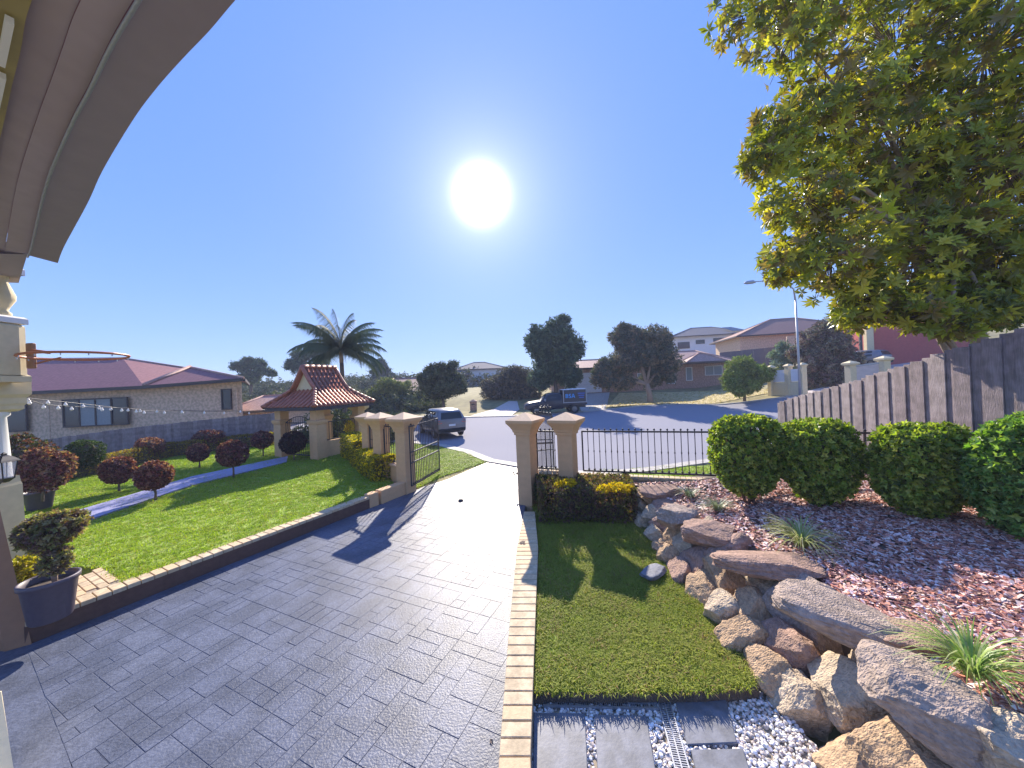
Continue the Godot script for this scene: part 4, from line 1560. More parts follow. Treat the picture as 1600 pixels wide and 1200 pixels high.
func far_houses() -> void:
	# brick house straight across the street, with its garage wing
	var z := -43.0
	var h := house_box("low brick house with pinkish tiled hip roof across the street", Vector3(23.2, 1.8, z - 0.5), Vector3(9.5, 3.0, 9.0), 0.0, M.brick_red, M.roof_pink, 1.9, 0.6, 0.45)
	window(h, Vector3(-3.2, 1.5, 0.02), 1.1, 1.9, Vector3.BACK, 2, M.curtain, "window", M.white_paint)
	window(h, Vector3(-0.9, 1.7, 0.02), 0.8, 1.7, Vector3.BACK, 1, M.curtain, "window", M.white_paint)
	window(h, Vector3(2.2, 2.0, 0.02), 2.2, 1.2, Vector3.BACK, 2, M.curtain, "window", M.white_paint)
	var gable := MB.new()
	gable.x = Transform3D(Basis(), Vector3(-4.0, 2.9, 0.2))
	hip_roof(h, Vector3(0.5, 3.02, 0.3), 2.6, 1.6, 1.2, 0.1, M.roof_pink)
	var g := house_box("long garage wing with a pale garage door behind the bronze street tree", Vector3(12.2, 1.7, z), Vector3(13.5, 3.0, 8.0), 0.0, M.brick_red, M.roof_pink, 1.3, 0.6, 0.6, "house", "garage_wing")
	var door := MB.new()
	for i in 5:
		door.box(Vector3(-3.4, 0.25 + i * 0.5, 0.06), Vector3(4.6, 0.49, 0.06), 0.015)
	obj("garage_door", door, M.house_white, g)
	window(g, Vector3(4.6, 1.5, 0.03), 2.4, 1.3, Vector3.BACK, 2, M.curtain, "window", M.white_paint)
	# white two storey house on the hill
	var w := house_box("white two storey house with a dark roof and solar panels on the hill", Vector3(45.71, 6.99, -78.00), Vector3(17.0, 5.2, 12.0), -0.12, M.house_white, M.roof_dark, 2.7, 1.0, 0.25)
	for k in [[-6.3, 3.3, 2.6, 1.5], [-2.7, 3.9, 1.9, 0.9], [1.2, 4.1, 2.2, 0.9], [4.6, 3.7, 1.3, 1.5], [7.2, 3.9, 1.2, 1.0]]:
		window(w, Vector3(k[0], k[1], 0.03), k[2], k[3], Vector3.BACK, 1, M.window_dark)
	var sp := MB.new()
	sp.quado(Vector3(3.2, 7.2, -2.6), Vector3(5.2, 7.2, -2.6), Vector3(7.2, 5.95, 0.1), Vector3(4.2, 5.95, 0.1), Vector3(0, 1, 1))
	obj("solar_panels", sp, M.solar, w)
	# brown roofed house above its long fence, to the right of the white one
	house_box("brown hip roofed house above a long grey fence behind the street lamp", Vector3(44.00, 6.58, -52.00), Vector3(17.0, 2.4, 10.0), -0.2, M.brick_wall, M.roof_brown, 3.0, 0.8, 0.2)
	var f := thing("hill_fence", "long grey sheet fence on the slope in front of the brown roofed house", "fence")
	var a := Vector3(28.45, 6.23, -47.00)
	var b := Vector3(40.12, 6.83, -44.00)
	for i in 9:
		var p := a.lerp(b, i / 9.0)
		var q := a.lerp(b, (i + 1) / 9.0)
		var mb := MB.new()
		mb.beam(p.lerp(q, 0.015) + Vector3.DOWN * 1.6, q + Vector3.DOWN * 1.6, 0.06, 3.2)
		obj("fence_panel", mb, M.colorbond, f)
	# red house with a carport on the right
	var r := house_box("red walled house with carport on the right hillside behind the fence", Vector3(41.70, 4.23, -35.00), Vector3(9.0, 4.6, 8.0), -0.25, M.red_wall, M.roof_brown, 1.6, 0.3, 0.5)
	var pier := MB.new()
	pier.box(Vector3(-4.55, 1.9, 0.2), Vector3(0.6, 5.2, 0.5), 0.02)
	obj("cream_pier", pier, M.render_cream, r)
	var cp := MB.new()
	cp.plate(PackedVector2Array([Vector2(-9.6, 3.1), Vector2(-4.9, 4.2), Vector2(-4.9, 3.5), Vector2(-9.6, 2.5)]), 0.3)
	obj("carport_fascia", cp, M.red_wall, r)
	var back := MB.new()
	back.box(Vector3(-7.2, 1.5, -5.0), Vector3(4.6, 3.6, 0.2))
	obj("carport_wall", back, M.brick_wall, r)
	var post := MB.new()
	post.box(Vector3(-5.3, 1.6, 0.3), Vector3(0.22, 4.2, 0.22), 0.02)
	obj("carport_post", post, M.fascia_dark, r)
	# far houses left of the street
	var l := house_box("pale two storey house with grey hip roofs beyond the dark street tree", Vector3(-6.96, 2.64, -78.00), Vector3(12.0, 4.2, 10.0), 0.15, M.house_white, M.roof_dark, 1.9, 0.5, 0.2)
	hip_roof(l, Vector3(-5.6, 3.0, 0.5), 3.2, 3.0, 1.0, 0.3, M.roof_dark)
	house_box("dark red house with a brown roof at the far left street end", Vector3(-14.96, 0.15, -50.00), Vector3(11.0, 2.6, 9.0), 0.35, M.brick_red, M.roof_brown, 2.1, 0.6, 0.3)
	house_box("far right orange roofed house glimpsed under the overhanging tree", Vector3(60.69, 5.00, -60.00), Vector3(12.0, 3.6, 9.0), -0.2, M.brick_red, M.roof_brown, 2.2, 0.6, 0.4)


func finer(pts: Array) -> Array:
	# a smooth curve through the points, five steps to each
	var out := []
	for i in pts.size() - 1:
		for k in 5:
			out.append(pts[i].cubic_interpolate(pts[i + 1], pts[maxi(i - 1, 0)], pts[mini(i + 2, pts.size() - 1)], k / 5.0))
	out.append(pts[-1])
	return out


func own_house() -> void:
	# eave of the house the camera hangs from: curved gutter, fascia and soffit boards
	var y := 5.4
	var outer := [Vector3(-0.91, 5.40, -1.64), Vector3(-1.15, 5.40, -1.77), Vector3(-1.44, 5.40, -1.92), Vector3(-1.73, 5.40, -2.08), Vector3(-2.04, 5.40, -2.24), Vector3(-2.43, 5.40, -2.45), Vector3(-2.91, 5.40, -2.73), Vector3(-3.82, 5.40, -3.30), Vector3(-4.63, 5.40, -3.84), Vector3(-6.21, 5.40, -4.86), Vector3(-7.02, 5.40, -5.41)]
	var inner := [Vector3(-1.43, 5.36, -1.59), Vector3(-1.67, 5.36, -1.72), Vector3(-1.93, 5.36, -1.87), Vector3(-2.20, 5.36, -2.02), Vector3(-2.46, 5.36, -2.17), Vector3(-2.86, 5.36, -2.41), Vector3(-3.29, 5.36, -2.66), Vector3(-4.19, 5.36, -3.21), Vector3(-4.99, 5.36, -3.73), Vector3(-6.49, 5.36, -4.73), Vector3(-6.99, 5.36, -5.05)]
	var t := thing("house_eave", "dark grey eave with curved gutter, fascia and soffit at the top left", "eave")
	var wall := [Vector3(-2.06, 5.42, -1.62), Vector3(-2.29, 5.42, -1.75), Vector3(-2.54, 5.42, -1.90), Vector3(-2.75, 5.42, -2.02), Vector3(-3.02, 5.42, -2.19), Vector3(-3.39, 5.42, -2.41), Vector3(-3.87, 5.42, -2.70), Vector3(-4.82, 5.42, -3.27), Vector3(-5.67, 5.42, -3.79), Vector3(-7.28, 5.42, -4.80), Vector3(-7.78, 5.42, -5.12)]
	outer = finer(outer)
	inner = finer(inner)
	wall = finer(wall)
	var under := MB.new(true)
	var face := MB.new(true)
	var lip := MB.new(true)
	var so := MB.new()
	var lid := MB.new()
	var up := Vector3.UP
	for i in outer.size() - 1:
		under.quado(outer[i], outer[i + 1], inner[i + 1] + up * 0.03, inner[i] + up * 0.03, Vector3.DOWN)
		face.quado(outer[i], outer[i + 1], outer[i + 1] + up * 0.22, outer[i] + up * 0.22, Vector3(1, 0, -1))
		lid.quado(outer[i] + up * 0.221, outer[i + 1] + up * 0.221, wall[i + 1] + up * 0.5, wall[i] + up * 0.5, Vector3.UP)
		lip.tube([inner[i], inner[i + 1]], [0.011], 6, false)
		for k in 2:
			var f0 := k * 0.5
			var f1 := k * 0.5 + 0.5
			var d := up * (0.05 + 0.015 * k)
			so.quado(inner[i].lerp(wall[i], f0) + d, inner[i + 1].lerp(wall[i + 1], f0) + d, inner[i + 1].lerp(wall[i + 1], f1) + d, inner[i].lerp(wall[i], f1) + d, Vector3.DOWN)
	under.quado(outer[-1], inner[-1] + up * 0.03, inner[-1] + up * 0.22, outer[-1] + up * 0.22, Vector3(-1, 0, -1))
	obj("gutter", under, M.gutter_paint, t)
	obj("gutter_face", face, M.gutter_paint, t)
	obj("fascia_edge", lip, M.steel, t)
	obj("soffit", so, M.eave_paint, t)
	obj("roof_sheet", lid, M.roof_plum, t)
	var box := MB.new()
	var e0 := Vector3(-6.99, 5.36, -5.05)
	var e1 := Vector3(-8.79, 5.36, -6.22)
	box.quado(e0 + up * 0.045, e1 + up * 0.045, Vector3(-9.50, 5.40, -6.02), Vector3(-7.75, 5.40, -4.92), Vector3.DOWN)
	box.quado(e0 + up * 0.3, e1 + up * 0.3, Vector3(-10.80, 5.70, -6.84), Vector3(-8.81, 5.70, -5.59), Vector3.UP)
	box.quado(e0 + up * 0.045, e1 + up * 0.045, e1 + up * 0.3, e0 + up * 0.3, Vector3(1, 0, -1))
	box.quado(e1 + up * 0.045, Vector3(-9.50, 5.40, -6.02), Vector3(-10.80, 5.70, -6.84), e1 + up * 0.3, Vector3(0, 0, -1))
	obj("boxed_corner", box, M.gutter_paint, t)
	# the olive lining board with white trim beside the soffit
	var w := thing("eave_lining", "olive yellow lining board with white trim strips beside the soffit, top left corner", "eave lining")
	var wb := MB.new()
	for i in wall.size() - 1:
		wb.quado(wall[i] + up * 0.02, wall[i + 1] + up * 0.02, wall[i + 1] + Vector3(-1.2, 0.02, 0.5), wall[i] + Vector3(-1.2, 0.02, 0.5), Vector3.DOWN)
		wb.quado(wall[i] + up * 0.02, wall[i + 1] + up * 0.02, wall[i + 1] + up * 0.08, wall[i] + up * 0.08, Vector3(1, 0, -1))
	obj("board", wb, M.olive_wall, w)
	var wf := MB.new()
	wf.beam(Vector3(-2.77, 5.40, -1.97), Vector3(-3.19, 5.40, -2.22), 0.03, 0.04)
	wf.beam(Vector3(-3.30, 5.40, -2.30), Vector3(-3.82, 5.40, -2.61), 0.03, 0.04)
	obj("white_trim", wf, M.white_paint, w)
	# balcony block with balusters, cornice, column and buttress on the far left edge
	var b := thing("porch_balcony", "cream rendered balcony block with white balusters on the left edge of the house", "balcony")
	var k := MB.new()
	k.prism(PackedVector2Array([Vector2(-8.40, -6.0), Vector2(-8.37, -5.9), Vector2(-8.37, -2.5), Vector2(-12.0, -2.5), Vector2(-12.0, -6.0)]), 3.72, 4.6, 0.05)
	obj("balcony_block", k, M.render_cream, b)
	var under2 := MB.new()
	under2.prism(PackedVector2Array([Vector2(-8.38, -6.04), Vector2(-8.36, -2.5), Vector2(-12.0, -2.5), Vector2(-12.0, -6.08)]), 3.60, 3.73, 0.03)
	obj("balcony_sill", under2, M.render_cream, b)
	var cop := MB.new()
	cop.prism(PackedVector2Array([Vector2(-8.38, -6.03), Vector2(-8.38, -2.5), Vector2(-12.0, -2.5), Vector2(-12.0, -6.06)]), 4.6, 4.72, 0.03)
	obj("coping", cop, M.white_paint, b)
	for i in 9:
		var mb := MB.new(true)
		mb.lathe([[0.0001, 0.0], [0.085, 0.0], [0.085, 0.06], [0.05, 0.1], [0.07, 0.16], [0.13, 0.28], [0.135, 0.36], [0.09, 0.5], [0.055, 0.6], [0.07, 0.68], [0.09, 0.72], [0.0001, 0.72]], 12)
		obj("baluster", mb, M.render_cream, b, Vector3(-8.56 - 0.3 * i, 4.72, -5.86))
	var top := MB.new()
	top.prism(PackedVector2Array([Vector2(-8.36, -6.0), Vector2(-8.36, -2.5), Vector2(-12.0, -2.5), Vector2(-12.0, -6.0)]), 5.44, 5.56, 0.02)
	obj("handrail", top, M.white_paint, b)
	var c := thing("porch_column", "white round porch column on a grey pedestal beside the lantern, left edge", "column", Vector3(-9.05, 1.90, -6.00))
	var col := MB.new(true)
	col.lathe([[0.19, 0.05], [0.18, 0.3], [0.15, 1.1], [0.19, 1.14], [0.19, 1.2]], 20)
	obj("shaft", col, M.white_paint, c)
	var ped := MB.new()
	square(ped, [[0.22, -2.2], [0.2, -0.1], [0.19, -0.05], [0.18, 0.06]])
	obj("pedestal", ped, M.render_cream, c)
	var cor := MB.new()
	square(cor, [[0.19, 1.2], [0.24, 1.24], [0.24, 1.3], [0.26, 1.34], [0.26, 1.44], [0.3, 1.5], [0.3, 1.72]])
	obj("capital", cor, M.render_cream, c)
	# orange brown sloping buttress near the camera
	var bt := thing("porch_buttress", "orange brown sloping pier at the left edge beside the potted shrub", "pier")
	var q := Vector3(-6.76, 0.00, -4.51)
	var r := Vector3(-6.58, 0.00, -4.63)
	var mb2 := MB.new()
	var p0 := [q, r, r + Vector3(-0.5, 0, -0.3), q + Vector3(-0.7, 0, -0.1)]
	var p1 := []
	for p in p0:
		p1.append(p + Vector3(-0.42, 2.2, 0.0))
	for i in 4:
		var o: Vector3 = p0[i] + p0[(i + 1) % 4] - p0[0] / 2 - p0[1] / 2 - p0[2] / 2 - p0[3] / 2
		mb2.quado(p0[i], p0[(i + 1) % 4], p1[(i + 1) % 4], p1[i], o)
	obj("pier_body", mb2, M.timber_orange, bt)
	var cw := thing("garage_wall_edge", "cream rendered wall edge at the bottom left corner of the photo", "wall")
	var mb3 := MB.new()
	mb3.quado(Vector3(-5.10, 0.55, -3.20), Vector3(-4.85, 0.56, -3.20), Vector3(-4.02, 0.36, -2.70), Vector3(-3.55, 0.24, -2.40), Vector3(0.5, 0.3, 1))
	mb3.quado(Vector3(-5.10, 0.55, -3.20), Vector3(-4.85, 0.56, -3.20), Vector3(-5.30, 0.32, -3.50), Vector3(-5.58, 0.30, -3.50), Vector3.UP)
	mb3.quado(Vector3(-4.85, 0.56, -3.20), Vector3(-4.02, 0.36, -2.70), Vector3(-4.47, 0.05, -3.00), Vector3(-5.30, 0.32, -3.50), Vector3(1, 0, 0))
	obj("wall", mb3, M.render_cream, cw)
	# wall lantern on the column
	var ln := thing("wall_lantern", "black framed glass lantern in front of the white porch column", "lantern", Vector3(-8.35, 2.01, -5.65))
	var fr := MB.new()
	square(fr, [[0.0001, -0.06], [0.03, -0.05], [0.07, 0.0], [0.075, 0.012], [0.06, 0.014]])
	square(fr, [[0.1, 0.28], [0.115, 0.285], [0.1, 0.31], [0.05, 0.37], [0.02, 0.39], [0.025, 0.41], [0.0001, 0.44]])
	for sx in [-1.0, 1.0]:
		for sz in [-1.0, 1.0]:
			fr.beam(Vector3(sx * 0.065, 0.01, sz * 0.065), Vector3(sx * 0.092, 0.285, sz * 0.092), 0.012, 0.012)
	obj("lantern_frame", fr, M.iron, ln)
	var gl := MB.new()
	square(gl, [[0.06, 0.012], [0.088, 0.282]])
	obj("glass", gl, M.lamp_glass, ln)
	var arm := MB.new()
	arm.tube([Vector3(0, 0.0, 0), Vector3(-0.1, -0.08, 0.0), Vector3(-0.2, -0.02, 0)], [0.012], 6)
	obj("bracket", arm, M.iron, ln)
	# basketball hoop fixed to the balcony
	var hp := thing("basketball_hoop", "orange basketball ring on a bracket sticking out from the balcony corner", "basketball hoop")
	var ctr := Vector3(-7.40, 4.00, -5.90)
	var ring := []
	for i in 41:
		ring.append(ctr + Vector3(cos(TAU * i / 40) * 0.60, 0.02 * cos(TAU * i / 40), sin(TAU * i / 40) * 0.6))
	var rm := MB.new(true)
	rm.tube(ring, [0.02], 8, false)
	obj("ring", rm, M.hoop_orange, hp)
	var hooks := MB.new()
	for i in 12:
		hooks.tube([ring[i * 3], ring[i * 3] + Vector3(0, -0.05, 0)], [0.008], 5)
	obj("net_hooks", hooks, M.steel, hp)
	var br := MB.new()
	br.beam(Vector3(-8.16, 4.13, -5.90), Vector3(-7.87, 4.08, -5.90), 0.04, 0.05)
	br.beam(Vector3(-8.12, 3.90, -5.90), Vector3(-7.42, 3.96, -5.70), 0.02, 0.02)
	obj("bracket", br, M.hoop_orange, hp)
	var bd := MB.new()
	bd.box(Vector3(-8.29, 4.05, -5.98), Vector3(0.13, 0.44, 0.06), 0.015)
	obj("mounting_block", bd, M.timber_orange, hp)


# ---------------------------------------------------------------- plants
func foliage(root: Node, called: String, blobs: Array, cols: Array, leaf: Mesh, m: Material, size := 1.0, outward := 0.7, inner := 0.6, wobble := 0.22, up := 0.0, square := 2.0) -> void:
	var r := blob_leaves(blobs, cols, size, outward, inner, wobble, up, square)
	scatter(called, leaf, m, r[0], r[1], root)


func clipped_row(label: String, line: Array, half_w: float, low: float, high: float, cols: Array, top_cols: Array, density: float, group := "") -> void:
	# a clipped hedge along a line of (x, z): dense leaves on sides and top over a twiggy core
	var t := thing("clipped_hedge", label, "hedge", Vector3.ZERO, 0.0, group)
	var leaf := leaf_mesh(0.06, 0.032, 3, 0.9)
	var core := MB.new()
	var places := []
	var tints := []
	var tp := []
	var tt := []
	for i in line.size() - 1:
		var a: Vector2 = line[i]
		var b: Vector2 = line[i + 1]
		var ca := a.lerp(b, 0.3 / a.distance_to(b)) if i == 0 else a
		var cb := b.lerp(a, 0.3 / a.distance_to(b)) if i == line.size() - 2 else b
		core.beam(Vector3(ca.x, (low + high) / 2 - 0.05, ca.y), Vector3(cb.x, (low + high) / 2 - 0.05, cb.y), half_w * 1.35, high - low - 0.2)
		var l := a.distance_to(b)
		var d := (b - a) / l
		var nrm := Vector2(-d.y, d.x)
		var n := int(l * density)
		for k in n:
			var u := rng.randf()
			var c := a.lerp(b, rng.randf_range(-0.02, 1.02))
			var tip := rng.randf() < 0.8 * half_w / l and (i == 0 or i == line.size() - 2)
			if tip:
				c = (a if i == 0 else b) + d * rng.randf_range(-0.06, 0.06)
			var s: float
			var y: float
			var out: Vector3
			var wave := 0.05 * hills.get_noise_2d(c.x * 90, c.y * 90)
			if u < 0.4:
				s = rng.randf_range(-1, 1)
				y = high + wave + rng.randf_range(-0.07, 0.03)
				out = Vector3.UP
			else:
				s = (1.0 if u < 0.7 else -1.0) * (rng.randf_range(0.84, 1.06) + 1.6 * wave)
				y = rng.randf_range(low, high)
				out = Vector3(nrm.x, 0, nrm.y) * signf(s)
			if tip and u >= 0.4:
				s = rng.randf_range(-1, 1)
				out = Vector3(d.x, 0, d.y) * (-1.0 if i == 0 else 1.0)
			var p := Vector3(c.x + nrm.x * s * half_w, y, c.y + nrm.y * s * half_w)
			var z := (out * 0.6 + Vector3(rng.randfn(), rng.randfn(), rng.randfn()) * 0.5).normalized()
			var f := rng.randf_range(0.7, 1.25)
			var tr := Transform3D(rot_to(z, rng.randf() * TAU).scaled_local(Vector3.ONE * f), p)
			if u < 0.4 and top_cols.size() and rng.randf() < 0.9:
				tp.append(tr)
				tt.append(tint(top_cols[rng.randi() % top_cols.size()], 0.2))
			else:
				places.append(tr)
				tints.append(tint(cols[rng.randi() % cols.size()], 0.3))
	obj("inner_twigs", core, M.twigs, t)
	scatter("foliage", leaf, M.leaf, places, tints, t)
	if tp.size():
		scatter("new_growth", leaf, M.leaf, tp, tt, t)


func hedges() -> void:
	var gold := [lin(0.80, 0.56, 0.015), lin(0.85, 0.66, 0.04), lin(0.70, 0.48, 0.02)]
	var golden := [lin(0.70, 0.52, 0.02), lin(0.30, 0.28, 0.035), lin(0.17, 0.17, 0.04), lin(0.22, 0.21, 0.05), lin(0.80, 0.60, 0.03)]
	var mixed := [lin(0.46, 0.34, 0.03), lin(0.24, 0.13, 0.06), lin(0.26, 0.22, 0.05), lin(0.18, 0.10, 0.06)]
	var dusky := [lin(0.17, 0.16, 0.06), lin(0.24, 0.13, 0.11), lin(0.22, 0.20, 0.07), lin(0.16, 0.10, 0.09)]
	clipped_row("long low hedge with a thin golden top along the back of the left lawn", [Vector2(-17.2, -13), Vector2(-17, -14.2), Vector2(-17.4, -17.3), Vector2(-15.8, -18.8), Vector2(-13.9, -20.1)], 0.3, 0.3, 0.98, mixed, [], 1000)
	clipped_row("bright yellow topped clipped hedge inside the left wing wall", [Vector2(-4.2, -11.1), Vector2(-4.9, -11.95), Vector2(-5.55, -12.9)], 0.36, 0.3, 1.02, golden, [], 2300)
	clipped_row("taller yellow topped hedge block in front of the gatehouse railing", [Vector2(-5.75, -13.2), Vector2(-6.6, -14.6), Vector2(-7.4, -15.6)], 0.40, 0.3, 1.28, golden, [], 2100)
	clipped_row("broad dusky hedge below the right gate pillars and iron fence", [Vector2(0.59, -8.56), Vector2(1.52, -8.54), Vector2(2.71, -8.31)], 0.68, -0.02, 0.72, dusky, [], 4200)
	var y := thing("yellow_flowering_strip", "two patches of bright yellow foliage against the right pillar and low wall", "shrub")
	foliage(y, "foliage", [[Vector3(1.05, 0.76, -8.23), Vector3(0.15, 0.07, 0.14), 120], [Vector3(1.26, 0.79, -8.20), Vector3(0.17, 0.09, 0.13), 150], [Vector3(1.97, 0.75, -7.78), Vector3(0.16, 0.08, 0.14), 120], [Vector3(2.22, 0.79, -7.75), Vector3(0.2, 0.1, 0.15), 190], [Vector3(2.46, 0.75, -7.71), Vector3(0.14, 0.09, 0.13), 120]], gold, leaf_mesh(0.05, 0.03, 3, 0.9), M.leaf, 1.0)
	var d := thing("dark_shrub", "dark green shrub tight against the front right gate pillar", "shrub")
	foliage(d, "foliage", [[Vector3(0.70, 0.42, -8.83), Vector3(0.26, 0.34, 0.24), 1500]], [lin(0.04, 0.06, 0.03), lin(0.07, 0.08, 0.04)], leaf_mesh(0.06, 0.03, 3, 0.9), M.leaf)
	var s := thing("yellow_shrub", "golden yellow shrub at the left edge behind the orange brown pier", "shrub")
	foliage(s, "foliage", [[Vector3(-9.31, 0.69, -6.30), Vector3(0.38, 0.42, 0.4), 2200], [Vector3(-8.45, 0.29, -5.80), Vector3(0.26, 0.34, 0.3), 1400]], [lin(0.50, 0.38, 0.02), lin(0.42, 0.36, 0.04), lin(0.3, 0.27, 0.03)], leaf_mesh(0.06, 0.035, 3, 0.9), M.leaf)
	var g := thing("golden_shrub", "small bright yellow shrub under the right eave of the gatehouse", "shrub")
	foliage(g, "foliage", [[Vector3(-7.99, 1.43, -16.80), Vector3(0.22, 0.34, 0.22), 500]], gold, leaf_mesh(0.07, 0.04, 3, 0.9), M.leaf)


func bush(called: String, label: String, at: Vector3, half: Vector3, lift: float, n: int, cols: Array, leaf: Mesh, m: Material, size := 1.0) -> Node3D:
	# a clipped round shrub on several short stems
	var t := thing(called, label, "bush", at)
	var stems := MB.new(true)
	for i in 5:
		var a := TAU * i / 5 + rng.randf()
		stems.tube([Vector3(cos(a) * 0.05, -0.08, sin(a) * 0.05), Vector3(cos(a) * half.x * 0.25, lift * 0.8, sin(a) * half.x * 0.25), Vector3(cos(a) * half.x * 0.6, lift + half.y, sin(a) * half.x * 0.6)], [0.026, 0.02, 0.01], 6)
	obj("stems", stems, M.bark, t)
	var c := Vector3(0, lift + half.y, 0)
	obj("inner_twigs", lump(half * 0.7, c), M.twigs, t)
	foliage(t, "foliage", [[c, half, n], [c - Vector3(0, half.y * 0.55, 0), Vector3(half.x * 0.7, half.y * 0.6, half.z * 0.7), n / 5]], cols, leaf, m, size, 0.65, 0.74, 0.13, 0.15, 2.9)
	return t


func round_bushes() -> void:
	var cols := [lin(0.22, 0.32, 0.05), lin(0.33, 0.41, 0.07), lin(0.15, 0.20, 0.05), lin(0.46, 0.50, 0.12)]
	var leaf := leaf_mesh(0.066, 0.036, 4, 0.85)
	var deep := [lin(0.17, 0.32, 0.08), lin(0.25, 0.41, 0.11), lin(0.12, 0.21, 0.06), lin(0.36, 0.50, 0.15)]
	bush("round_bush", "clipped green bush farthest left in the row, touching the iron fence", Vector3(4.39, 0.82, -6.56), Vector3(0.54, 0.70, 0.56), 0.18, 4600, cols, leaf, M.leaf)
	bush("round_bush", "second clipped green bush of the row, against the paling fence's low end", Vector3(5.27, 0.85, -6.02), Vector3(0.50, 0.66, 0.52), 0.18, 4600, cols, leaf, M.leaf)
	bush("round_bush", "third clipped bush, bare stems showing over the sunlit mulch", Vector3(5.93, 0.92, -5.07), Vector3(0.47, 0.60, 0.5), 0.2, 4800, cols, leaf, M.leaf)
	bush("round_bush", "rightmost clipped bush, cut by the photo's right edge", Vector3(6.24, 1.00, -4.16), Vector3(0.44, 0.70, 0.5), 0.14, 4800, deep, leaf, M.leaf)
	for o in get_children():
		if o.name.begins_with("round_bush"):
			o.set_meta("group", "clipped round bushes along the paling fence")


func standard(label: String, at: Vector3, stem: float, r: float, n: int, cols: Array, group := "ball topped standard shrubs on the left lawn") -> Node3D:
	var t := thing("topiary_tree", label, "topiary tree", at, rng.randf(), group)
	var mb := MB.new(true)
	mb.tube([Vector3(0, -0.05, 0), Vector3(0.015, stem * 0.5, 0.01), Vector3(0, stem + r * 0.6, 0)], [0.035, 0.028, 0.02], 7)
	obj("trunk", mb, M.bark, t)
	var c := Vector3(0, stem + r * 0.92, 0)
	obj("inner_twigs", lump(Vector3(r, r, r) * 0.72, c), M.twigs, t)
	foliage(t, "crown", [[c, Vector3(r, r * 0.97, r), n]], cols, leaf_mesh(0.075, 0.042, 4, 0.9), M.leaf, 1.0, 0.7, 0.8, 0.08)
	return t


